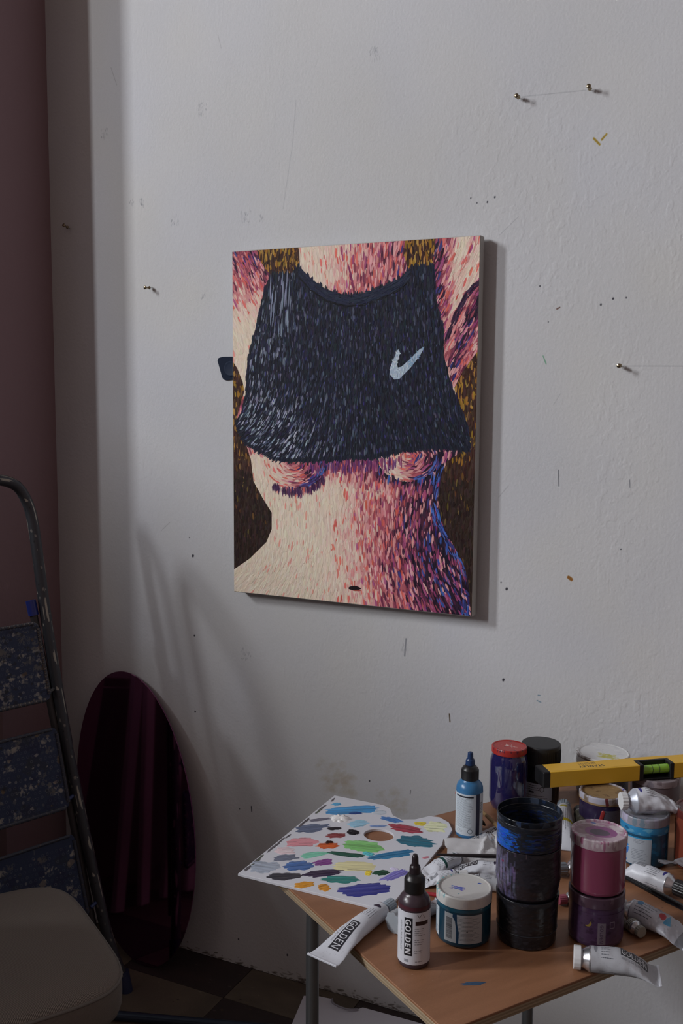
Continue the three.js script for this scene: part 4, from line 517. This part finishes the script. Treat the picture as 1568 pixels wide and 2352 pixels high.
{ // turquoise jar with a peeling label
  const g = thing('paint_jar', 'turquoise paint jar with a splashed white label and a tube on its lid', 'paint jar', [-0.2368, TT, -1.6891], 0, 'screw-top paint jars'), r = 0.0404;
  mesh('jar_body', jarBody(r, 0.073), new THREE.MeshPhysicalMaterial({ roughness: 0.2, map: tex(512, 128, (q, w, h) => { q.fillStyle = '#1c4a66'; q.fillRect(0, 0, w, h); splats(q, w, h, 90, ['rgba(32,108,150,.5)', 'rgba(20,60,84,.5)'], 4, 18); }) }), g);
  mesh('label', wrap(r * 0.987, 0.006, 0.054, -1.1, 1.55), new THREE.MeshPhysicalMaterial({ roughness: 0.45, map: tex(384, 320, (q, w, h) => { q.fillStyle = '#a2a9b2'; q.fillRect(0, 0, w, h); textRows(q, 200, 30, 150, 3, 16, 5); textRows(q, 180, 140, 180, 7, 18, 5); textRows(q, 200, 286, 140, 2, 14, 6); for (let i = 0; i < 90; i++) { q.fillStyle = `rgba(${R(18, 40)},${R(90, 130)},${R(180, 215)},.7)`; q.beginPath(); q.ellipse(100 + R(-60, 60) * R(0.3, 1), 160 + R(-90, 60) * R(0.3, 1), R(4, 24), R(4, 18), 0, 0, 7); q.fill(); } q.fillStyle = '#3a74b8'; q.beginPath(); q.ellipse(100, 286, 28, 22, 0, 0, 7); q.fill(); q.fillStyle = '#2f8fc0'; q.fillRect(0, 0, w, 14); }) }), g);
  mesh('paint_rim', lathe([[r * 0.975, 0.058], [r * 0.992, 0.061], [r * 0.99, 0.068], [r * 0.96, 0.0715]], 56), new THREE.MeshPhysicalMaterial({ roughness: 0.25, map: tex(256, 32, (q, w, h) => { q.fillStyle = '#2f7fae'; q.fillRect(0, 0, w, h); splats(q, w, h, 30, ['rgba(120,170,190,.6)', 'rgba(20,70,110,.6)'], 2, 10); }) }), g);
  mesh('lid', lidUV(jarLid(r, 0.0715, 0.0865), r), new THREE.MeshPhysicalMaterial({ roughness: 0.3, map: stained('#8b8c96', (q, w, h) => { splats(q, w, h, 70, ['rgba(160,156,180,.5)', 'rgba(70,110,130,.4)', 'rgba(60,62,70,.4)', 'rgba(190,200,200,.5)'], 3, 18); for (let i = 0; i < 50; i++) { const a = R(2, 5), d = R(112, 127); q.fillStyle = 'rgba(176,172,196,.7)'; q.beginPath(); q.ellipse(128 + Math.cos(a) * d, 128 + Math.sin(a) * d, R(4, 14), R(3, 7), a, 0, 7); q.fill(); } }) }), g);
}
{ // rust-orange jar at the right
  const g = thing('paint_jar', 'rust-orange translucent paint jar at the right end of the table', 'paint jar', [-0.1460, TT, -1.7073], 0, 'screw-top paint jars'), r = 0.0455;
  mesh('jar_body', lathe([[0, 0], [r * 0.8, 0], [r * 0.95, 0.004], [r * 0.97, 0.012], [r * 0.97, 0.078], [r * 0.94, 0.086], [r * 0.9, 0.09]], 48), M(new THREE.Color(0.16, 0.038, 0.022), 0.15), g);
  mesh('lid', jarLid(r, 0.0885, 0.102), M(new THREE.Color(0.10, 0.02, 0.016), 0.3), g);
}

// ---------------------------------------------------------------- spirit level
{
  const L = 0.44, D = 0.040, Hh = 0.030, turn = Math.atan2(0.608, 0.793), y = TT + 0.0675;
  const g = thing('spirit_level', 'yellow spirit level with a green vial laid across the jar lids', 'spirit level', [-0.427 - 0.608 * D / 2, y, -1.7535 - 0.793 * D / 2], turn);
  const yel = M(new THREE.Color(0.74, 0.43, 0.03), 0.42), blk = M(0x101013, 0.5), v0 = 0.192, v1 = 0.262;
  mesh('rail', mergeGeometries([rbox(v0 - 0.012, Hh, D, 0.0015, (v0 + 0.012) / 2, Hh / 2, 0), rbox(L - v1 - 0.012, Hh, D, 0.0015, (L + v1 - 0.012) / 2, Hh / 2, 0), box(v1 - v0 + 0.004, Hh, D * 0.4, (v0 + v1) / 2, Hh / 2, -D * 0.3)]), yel, g);
  mesh('end_cap', mergeGeometries([rbox(0.015, Hh + 0.001, D + 0.001, 0.003, 0.0065, Hh / 2, 0)]), blk, g);
  mesh('end_cap', rbox(0.015, Hh + 0.001, D + 0.001, 0.003, L - 0.0065, Hh / 2, 0), blk, g);
  const lf = new THREE.PlaneGeometry(0.15, D - 0.006).rotateX(-Math.PI / 2);
  mesh('printed_mark', lf, new THREE.MeshPhysicalMaterial({ roughness: 0.42, map: tex(768, 174, (c, w, h) => { c.fillStyle = css([toS(0.74), toS(0.43), toS(0.03)].map(Math.round)); c.fillRect(0, 0, w, h); c.save(); c.translate(400, 118); c.rotate(Math.PI); c.fillStyle = '#1c1608'; c.font = 'bold 62px sans-serif'; c.textAlign = 'center'; c.textBaseline = 'middle'; c.fillText('STANLEY', 0, 0); c.restore(); c.strokeStyle = 'rgba(36,28,12,.8)'; c.lineWidth = 4; for (let i = 0; i < 3; i++) { const x = 320 + i * 62; c.strokeRect(x - 22, 28, 44, 40); c.beginPath(); c.moveTo(x - 16, 60); c.lineTo(x + 14, 34); c.lineTo(x - 10, 36); c.moveTo(x + 4, 62); c.lineTo(x + 16, 46); c.stroke(); } }) }), g, 0.098, Hh + 0.0002, -0.001);
  mesh('vial_housing', mergeGeometries([rbox(0.008, Hh + 0.0012, D * 0.62, 0.002, v0 + 0.004, Hh / 2, D * 0.2), rbox(0.008, Hh + 0.0012, D * 0.62, 0.002, v1 - 0.004, Hh / 2, D * 0.2), rbox(v1 - v0, Hh + 0.001, 0.006, 0.001, (v0 + v1) / 2, Hh / 2, -D * 0.1), rbox(v1 - v0, 0.003, D * 0.6, 0.001, (v0 + v1) / 2, 0.0015, D * 0.19)]), blk, g);
  mesh('vial', new THREE.CylinderGeometry(0.0085, 0.0085, v1 - v0 - 0.016, 24).rotateZ(Math.PI / 2), M(new THREE.Color(0.24, 0.50, 0.03), 0.08, { clearcoat: 1 }), g, (v0 + v1) / 2, Hh * 0.56, D * 0.22);
  for (const q of [-0.007, 0.007]) mesh('vial_line', new THREE.TorusGeometry(0.0086, 0.0004, 6, 28).rotateY(Math.PI / 2), blk, g, (v0 + v1) / 2 + q, Hh * 0.56, D * 0.22);
}

// ---------------------------------------------------------------- brushes, paper towel, small clutter
function brush(label, a, b, r, handle, ferrule, hair) {
  const A = V(...a), B = V(...b), g = thing('paint_brush', label, 'paintbrush', a, 0, 'paintbrushes on the table'), d = B.clone().sub(A), n = d.length(), q = new THREE.Quaternion().setFromUnitVectors(V(0, 1, 0), d.clone().normalize());
  const put = (name, pts, m) => mesh(name, lathe(pts, 16).applyQuaternion(q), m, g);
  put('handle', [[0, 0], [r * 0.5, 0.0015], [r * 0.62, 0.01], [r, n * 0.5], [r * 0.8, n * 0.72]], handle);
  put('ferrule', [[r * 0.82, n * 0.7], [r * 0.92, n * 0.72], [r * 0.9, n * 0.86]], ferrule); put('bristles', [[r * 0.88, n * 0.855], [r * 1.05, n * 0.92], [r * 0.4, n * 0.99], [0, n]], hair); return g;
}
const tin = M(new THREE.Color(0.5, 0.5, 0.5), 0.25, { metalness: 1 }), bristle = M(0x2a1d14, 0.8);
brush('black-handled brush lying over the crumpled paper towel', [-0.535, TT + 0.0335, -1.4815], [-0.385, TT + 0.0285, -1.5560], 0.0036, M(new THREE.Color(0.016, 0.012, 0.014), 0.3), tin, bristle);
brush('brush with a bare wooden handle slanting behind the blue bottle', [-0.5560, TT + 0.0225, -1.7360], [-0.4150, TT + 0.0235, -1.5830], 0.0042, M(new THREE.Color(0.30, 0.19, 0.08), 0.5), tin, bristle);
brush('long black brush lying across the tubes at the right', [-0.2440, TT + 0.0400, -1.5300], [-0.1000, TT + 0.0405, -1.4400], 0.0055, M(new THREE.Color(0.012, 0.012, 0.014), 0.2), tin, bristle);
brush('red-handled brush poking out behind the blue bottle', [-0.5800, TT + 0.050, -1.7050], [-0.5150, TT + 0.0045, -1.6880], 0.0034, M(new THREE.Color(0.42, 0.03, 0.03), 0.35), tin, bristle);
brush('red-handled brush lying between the dark brown bottle and the teal jar', [-0.5350, TT + 0.0042, -1.4060], [-0.4550, TT + 0.0042, -1.4140], 0.004, M(new THREE.Color(0.34, 0.02, 0.03), 0.35), tin, bristle);
{ // crumpled paper towel
  const g = thing('paper_towel', 'crumpled white paper towel between the palette and the stacked cups', 'paper towel', [-0.470, TT, -1.5800]), N = 40, geo = new THREE.PlaneGeometry(0.16, 0.075, N, 22).rotateX(-Math.PI / 2), p = geo.attributes.position;
  for (let i = 0; i < p.count; i++) { const x = p.getX(i), z = p.getZ(i), e = smooth(0.0375, 0.024, Math.abs(z)); p.setY(i, 0.003 + 0.021 * e + 0.006 * (fbm(x * 46, z * 40, 2) - 0.5) + 0.006 * smooth(0.006, 0, Math.abs(x + 0.012 + z * 0.3)) * e - 0.006 * smooth(0.008, 0, Math.abs(x - 0.008 - z * 0.2)) * e); p.setX(i, x + 0.006 * (fbm(z * 60, x * 20, 2) - 0.5)); }
  geo.computeVertexNormals(); const back = geo.clone().translate(0, -0.0009, 0);
  const towel = mesh('towel_sheet', mergeGeometries([geo, back]), new THREE.MeshStandardMaterial({ color: new THREE.Color(0.60, 0.60, 0.62), roughness: 0.95, bumpMap: repeat(tex(128, 128, (c, w, h) => { c.fillStyle = '#777'; c.fillRect(0, 0, w, h); for (let y = 0; y < 128; y += 8) for (let x = 0; x < 128; x += 8) { c.fillStyle = 'rgba(255,255,255,.5)'; c.beginPath(); c.arc(x + 4 + (y % 16 ? 4 : 0), y + 4, 2.4, 0, 7); c.fill(); } }, false), 6, 3), bumpScale: 0.0008 }), g); towel.rotation.y = 0.46;
}
{ // crumpled rag end by the orange jar
  const g = thing('foil_scrap', 'scrap of grey crumpled foil at the foot of the rust-orange jar', 'foil', [-0.182, TT + 0.004, -1.6500]), geo = new THREE.PlaneGeometry(0.05, 0.028, 20, 12).rotateX(-Math.PI / 2), p = geo.attributes.position;
  for (let i = 0; i < p.count; i++) { const x = p.getX(i), z = p.getZ(i); p.setY(i, 0.016 + 0.014 * fbm(x * 60 + 4, z * 70, 3) - 18 * z * z); }
  geo.computeVertexNormals(); mesh('scrap_sheet', mergeGeometries([geo, geo.clone().translate(0, -0.0008, 0)]), M(new THREE.Color(0.34, 0.34, 0.37), 0.4, { metalness: 0.4 }), g).rotation.y = 0.3;
}

// ---------------------------------------------------------------- folding stepladder against the mauve wall
{
  const b = V(-1.4827, 0, -1.8748), w = V(0.342, 0, -0.9397), yv = V(-0.1754, 0.98242, -0.06384), n = V(0.92318, 0.18666, 0.33601);
  const g = thing('stepladder', 'folded paint-spattered stepladder with dark blue treads against the mauve wall', 'stepladder', [b.x, 0, b.z]);
  const P = (u, v, d = 0) => { const q = V(0, 0, 0).addScaledVector(w, u).addScaledVector(yv, v).addScaledVector(n, d); return [q.x, q.y, q.z]; };
  const railMat = new THREE.MeshPhysicalMaterial({ roughness: 0.4, metalness: 0.25, map: repeat(tex(512, 128, (c, wd, h) => { c.fillStyle = '#3e4046'; c.fillRect(0, 0, wd, h); splats(c, wd, h, 70, ['rgba(190,184,170,.85)', 'rgba(150,146,138,.7)', 'rgba(28,28,32,.6)'], 1, 7); for (let i = 0; i < 26; i++) { c.fillStyle = 'rgba(188,182,168,.8)'; c.beginPath(); c.ellipse(R(0, wd), R(0, h), R(8, 40), R(1.5, 5), R(-0.08, 0.08), 0, 7); c.fill(); } }), 6, 1) });
  const rr = 0.0135;
  mesh('hoop_rail', pipe([P(0.0, 0.012), P(-0.036, 0.17), P(-0.073, 0.55), P(-0.094, 0.90), P(-0.099, 1.15), P(-0.106, 1.22), P(-0.128, 1.268), P(-0.17, 1.287), P(-0.25, 1.289), P(-0.33, 1.287), P(-0.372, 1.268), P(-0.394, 1.22), P(-0.401, 1.15), P(-0.406, 0.9), P(-0.427, 0.55), P(-0.464, 0.17), P(-0.50, 0.012)], rr, 180, 14, 0.4), railMat, g);
  for (const u of [0, -0.5]) mesh('foot', rod(P(u, -0.006), P(u - 0.004 * Math.sign(u + 0.25), 0.05), 0.0165, 0.0155), M(new THREE.Color(0.018, 0.024, 0.07), 0.6), g);
  const railDark = M(new THREE.Color(0.055, 0.052, 0.055), 0.5, { metalness: 0.3 });
  for (const s of [0, 1]) { const U = (u) => (s ? -0.5 - u : u);                                  // rear support frame, folded in
    mesh('support_rail', rod(P(U(-0.052), 0.10, -0.02), P(U(-0.121), 0.965, -0.012), 0.0095), railDark, g);
    mesh('blue_cap', rod(P(U(-0.1205), 0.955, -0.012), P(U(-0.124), 0.992, -0.012), 0.0125), M(new THREE.Color(0.02, 0.035, 0.22), 0.3), g);
    for (const [v, q] of [[0.765, -0.088], [0.5, -0.072], [0.232, -0.042]]) mesh('pivot_bolt', rod(P(U(q - 0.03), v, 0.006), P(U(q + 0.004), v + 0.012, 0), 0.0045), v > 0.7 ? railMat : M(new THREE.Color(0.03, 0.05, 0.16), 0.4), g);
  }
  const treadTex = (seedN, thick) => tex(512, 256, (c, wd, h) => {
    c.fillStyle = '#23304f'; c.fillRect(0, 0, wd, h); splats(c, wd, h, 60, ['rgba(26,34,66,.6)', 'rgba(40,46,60,.5)'], 6, 30);
    for (let y = 14; y < h; y += 17) for (let x = 10 + (y % 2) * 6; x < wd; x += 17) { c.strokeStyle = `rgba(120,122,128,${R(0.05, 0.6)})`; c.lineWidth = 2; c.beginPath(); c.arc(x, y, 4, 0, 7); c.stroke(); if (rnd() < 0.06) { c.fillStyle = 'rgba(150,148,142,.55)'; c.fill(); } }
    for (let i = 0; i < 26 * thick; i++) { const cx = R(0, wd), cy = R(0, h), sp = R(8, 34), col = rnd() < 0.6 ? '150,146,138' : '96,94,94'; for (let j = 0; j < 22; j++) { c.fillStyle = `rgba(${col},${R(0.25, 0.8)})`; c.beginPath(); c.ellipse(cx + R(-sp, sp) * R(0.2, 1), cy + R(-sp, sp) * R(0.1, 0.6), R(1, 7), R(1, 4), R(0, 3), 0, 7); c.fill(); } }
    splats(c, wd, h, 60 * thick, ['rgba(160,156,148,.75)', 'rgba(110,108,106,.6)', 'rgba(26,28,34,.7)', 'rgba(30,36,52,.7)'], 2, 9); splats(c, wd, h, 16, ['rgba(116,90,56,.6)', 'rgba(150,132,112,.6)'], 3, 16);
  });
  for (const [u0, u1, v0, v1, thick] of [[-0.118, -0.127, 0.752, 0.937, 5], [-0.102, -0.112, 0.488, 0.680, 1.6], [-0.086, -0.100, 0.216, 0.420, 1.0]]) {
    const ub = u0, sh = new THREE.Shape(), hw0 = 0.25 + u0, hw1 = 0.25 + u1, hh = v1 - v0, rc = 0.012;
    sh.moveTo(-hw0 + rc, 0); sh.lineTo(hw0 - rc, 0); sh.quadraticCurveTo(hw0, 0, hw0, rc); sh.lineTo(hw1, hh - rc); sh.quadraticCurveTo(hw1, hh, hw1 - rc, hh); sh.lineTo(-hw1 + rc, hh); sh.quadraticCurveTo(-hw1, hh, -hw1, hh - rc); sh.lineTo(-hw0, rc); sh.quadraticCurveTo(-hw0, 0, -hw0 + rc, 0);
    const basis = new THREE.Matrix4().makeBasis(w, yv, n.clone().negate());
    const place = (geo, d) => { const m4 = new THREE.Matrix4().makeBasis(w, yv, n); m4.setPosition(...P(-0.25, v0, d)); return geo.applyMatrix4(m4); };
    const e = new THREE.ExtrudeGeometry(sh, { depth: 0.004, bevelEnabled: true, bevelThickness: 0.002, bevelSize: 0.002, bevelSegments: 2 }); planarUV(e, (x, y) => [x / 0.36 + 0.5, y / 0.19]);
    const t = mesh('tread', place(e, 0.012), new THREE.MeshPhysicalMaterial({ roughness: 0.55, map: treadTex(v0, thick) }), g);
    const lip = []; for (const s of [-1, 1]) lip.push(new THREE.TubeGeometry(new THREE.LineCurve3(V(s * (hw0 - 0.001), rc, 0.006), V(s * (hw1 - 0.001), hh - rc, 0.006)), 2, 0.0045, 8)); lip.push(new THREE.TubeGeometry(new THREE.LineCurve3(V(-hw0 + rc, 0, 0.006), V(hw0 - rc, 0, 0.006)), 2, 0.005, 8), new THREE.TubeGeometry(new THREE.LineCurve3(V(-hw1 + rc, hh, 0.006), V(hw1 - rc, hh, 0.006)), 2, 0.0042, 8));
    mesh('rolled_edge', place(mergeGeometries(lip), 0.012), new THREE.MeshPhysicalMaterial({ roughness: 0.5, map: repeat(tex(128, 32, (c, wd, h) => { c.fillStyle = '#353a48'; c.fillRect(0, 0, wd, h); splats(c, wd, h, 20 * thick, ['rgba(160,156,148,.8)', 'rgba(100,98,98,.6)', 'rgba(120,96,70,.6)'], 1, 6); }), 6, 1) }), t);
  }
}

// ---------------------------------------------------------------- oval tinted mirror leaning in the corner
{
  const g = thing('oval_mirror', 'tall oval sheet of dark magenta tinted mirror leaning in the corner', 'mirror', [-1.571, 0.0, -1.985]);
  const s = new THREE.Shape(); s.absellipse(0, 0, 0.1835, 0.38, 0, Math.PI * 2, false, 0);
  const geo = new THREE.ExtrudeGeometry(s, { depth: 0.003, bevelEnabled: true, bevelThickness: 0.0006, bevelSize: 0.0006, bevelSegments: 2, curveSegments: 64 }).rotateZ(0.225);
  geo.translate(0, 0.3735, 0).rotateX(-Math.atan2(0.10, 0.73));
  mesh('mirror_sheet', geo, M(new THREE.Color(0.30, 0.11, 0.235), 0.05, { metalness: 1 }), g);
}
mesh('floor_tube', rod([-1.49, 0.012, -1.748], [-1.02, 0.012, -1.905], 0.011), M(new THREE.Color(0.03, 0.045, 0.075), 0.3, { metalness: 0.4 }), scene).userData = { label: 'dark blue metal tube lying on the floor in front of the oval mirror', category: 'tube' };

// ---------------------------------------------------------------- upholstered chair
{
  const g = thing('chair', 'upholstered chair with a brown ribbed fabric seat and piped edge', 'chair', [-1.334, 0, -1.262], Math.atan2(-0.24, 0.38) );
  const rib = tex(256, 256, (c, w, h) => { c.fillStyle = '#847a72'; c.fillRect(0, 0, w, h); for (let i = -256; i < 512; i += 8) { c.strokeStyle = '#57504a'; c.lineWidth = 3.4; c.beginPath(); c.moveTo(i, 0); c.lineTo(i + 256, 256); c.stroke(); c.strokeStyle = 'rgba(190,182,172,.55)'; c.lineWidth = 1.6; c.beginPath(); c.moveTo(i + 4, 0); c.lineTo(i + 260, 256); c.stroke(); } for (let i = 0; i < 1500; i++) { c.fillStyle = `rgba(${R(30, 140)},${R(30, 125)},${R(28, 112)},.18)`; c.fillRect(R(0, w), R(0, h), 2, 2); } });
  const fabric = new THREE.MeshPhysicalMaterial({ map: repeat(rib, 1, 1), bumpMap: repeat(rib, 1, 1), bumpScale: 0.0006, roughness: 0.95, sheen: 0.3, sheenRoughness: 0.6, sheenColor: new THREE.Color(0.3, 0.3, 0.34) });
  const hw = 0.232, hd = 0.222, th = 0.062, rc = 0.1, pos = [], uv = [], idx = [], NA = 72, prof = [[0, 0.012], [0.25, 0.0115], [0.5, 0.010], [0.7, 0.0075], [0.85, 0.004], [0.94, 0.0008], [0.985, -0.004], [1, -0.01], [1.004, -0.03], [1.0, -0.055], [0.985, -0.068], [0.94, -0.076], [0.8, -0.078], [0, -0.078]];
  const rim = (a) => { const c = Math.cos(a), s = Math.sin(a), e = 5, k = (Math.abs(c) ** e + Math.abs(s) ** e) ** (-1 / e); return [c * k * hw, s * k * hd]; };
  prof.forEach(([q, y]) => { for (let i = 0; i <= NA; i++) { const [x, z] = rim(i / NA * 6.2832); pos.push(x * q, y + 0.45, z * q); uv.push(x * q / 0.085, (z * q + y * 2) / 0.085); } });
  for (let r = 0; r < prof.length - 1; r++) for (let i = 0; i < NA; i++) { const a = r * (NA + 1) + i, b = a + 1, c = a + NA + 1, d = c + 1; idx.push(a, b, c, b, d, c); }
  const sg = new THREE.BufferGeometry(); sg.setAttribute('position', new THREE.Float32BufferAttribute(pos, 3)); sg.setAttribute('uv', new THREE.Float32BufferAttribute(uv, 2)); sg.setIndex(idx); sg.computeVertexNormals();
  const seat = mesh('seat', sg, fabric, g);
  const ring = []; for (let i = 0; i < 64; i++) { const [x, z] = rim(i / 64 * 6.2832); ring.push([x * 0.995, 0.442, z * 0.995]); }
  mesh('piping', pipe(ring, 0.0028, 160, 8, 0.5, true), M(new THREE.Color(0.16, 0.145, 0.13), 0.9), seat);
  const tube = M(new THREE.Color(0.03, 0.03, 0.034), 0.35, { metalness: 0.6 });
  for (const x of [-1, 1]) for (const z of [-1, 1]) mesh('leg', rod([x * 0.2, 0, z * 0.19], [x * 0.17, 0.37, z * 0.16], 0.010, 0.011), tube, g);
  mesh('seat_frame', rbox(0.38, 0.016, 0.36, 0.004, 0, 0.364, 0), tube, g);
  mesh('backrest', rbox(0.40, 0.26, 0.05, 0.02, 0, 0.72, 0.255), fabric, g); for (const x of [-0.14, 0.14]) mesh('back_post', rod([x, 0.38, 0.17], [x, 0.62, 0.255], 0.010), tube, g);
}
{ // low chest out of sight to the left, with wooden bars leaning on it that show in the mirror
  const g = thing('storage_chest', 'low dark chest standing left of the stepladder', 'chest', [-2.3, 0, -1.2]);
  const m = M(new THREE.Color(0.10, 0.085, 0.075), 0.6);
  mesh('chest_body', rbox(0.6, 0.66, 1.1, 0.006, 0, 0.36, 0), m, g); for (const z of [-0.275, 0.275]) { const d = mesh('door', rbox(0.018, 0.6, 0.54, 0.004, 0.311, 0.36, z), m, g); mesh('handle', rod([0.326, 0.38, z - Math.sign(z) * 0.21], [0.326, 0.5, z - Math.sign(z) * 0.21], 0.006), tin, d); }
  for (const [z, h, t, c, c2] of [[-1.66, 0.80, 0.05, 0.5, 'primed wooden bar leaning on the chest nearest the corner'], [-1.53, 0.74, -0.04, 0.62, 'pale primed wooden bar leaning second from the corner'], [-1.41, 0.86, 0.07, 0.42, 'tallest and greyest wooden bar leaning on the chest'], [-1.27, 0.7, 0.02, 0.6, 'shortest wooden bar leaning on the chest'], [-1.12, 0.78, -0.06, 0.5, 'primed wooden bar leaning on the chest farthest from the corner']]) {
    const b = thing('stretcher_bar', c2, 'wooden bar', [-1.84, 0, z], 0, 'wooden bars leaning on the chest');
    mesh('bar', rbox(0.018, h, 0.045, 0.002, 0, h / 2, 0).rotateX(t).rotateZ(0.115).translate(0, 0.004, 0), M(new THREE.Color(c, c * 0.94, c * 0.86), 0.7), b);
  }
  mesh('plinth', box(0.56, 0.03, 1.06, 0, 0.015, 0), m, g);
}
{ // tall storage shelving between the windows and the white wall, out of sight to the left: it keeps part of the daylight off the foot of the wall
  const g = thing('storage_shelving', 'tall dark shelving unit closed at the back, far left of the stepladder', 'shelving', [-3.3, 0, 0.15]);
  const m = M(new THREE.Color(0.12, 0.095, 0.08), 0.7);
  for (const z of [-1.19, 0, 1.19]) mesh('upright', rbox(0.56, 2.08, 0.025, 0.003, 0, 1.04, z), m, g);
  mesh('back_panel', rbox(0.016, 2.06, 2.4, 0.003, -0.285, 1.04, 0), m, g);
  for (const y of [0.08, 0.58, 1.08, 1.58, 2.068]) for (const z of [-0.595, 0.595]) mesh('shelf', rbox(0.55, 0.024, 1.16, 0.003, 0, y, z), m, g);
}
{ // sheet of paper on the floor under the table
  const g = thing('paper_sheet', 'large pale sheet with a torn corner lying on the floor under the table', 'paper', [0, 0, 0]);
  const s = new THREE.Shape(); const P = [[-1.075, 2.045], [-1.04, 2.060], [-1.005, 2.064], [-0.995, 2.050], [-0.98, 2.040], [-0.955, 2.040], [-0.935, 2.052], [-0.925, 2.066], [-0.80, 2.070], [-0.55, 2.075], [-0.55, 1.92], [-0.75, 1.90], [-1.03, 1.86]];
  P.forEach(([x, z], i) => (i ? s.lineTo(x, z) : s.moveTo(x, z))); s.closePath();
  mesh('sheet', new THREE.ExtrudeGeometry(s, { depth: 0.0035, bevelEnabled: false }).rotateX(-Math.PI / 2).translate(0, 0.0006, 0), M(new THREE.Color(0.74, 0.74, 0.82), 0.7), g);
  mesh('torn_flap', pipe([[-1.005, 0.006, -2.062], [-0.998, 0.010, -2.045], [-0.978, 0.013, -2.033], [-0.95, 0.011, -2.034], [-0.93, 0.007, -2.05]], 0.0022, 30, 8), M(new THREE.Color(0.3, 0.29, 0.33), 0.8), g);
}

renderer.render(scene, camera);
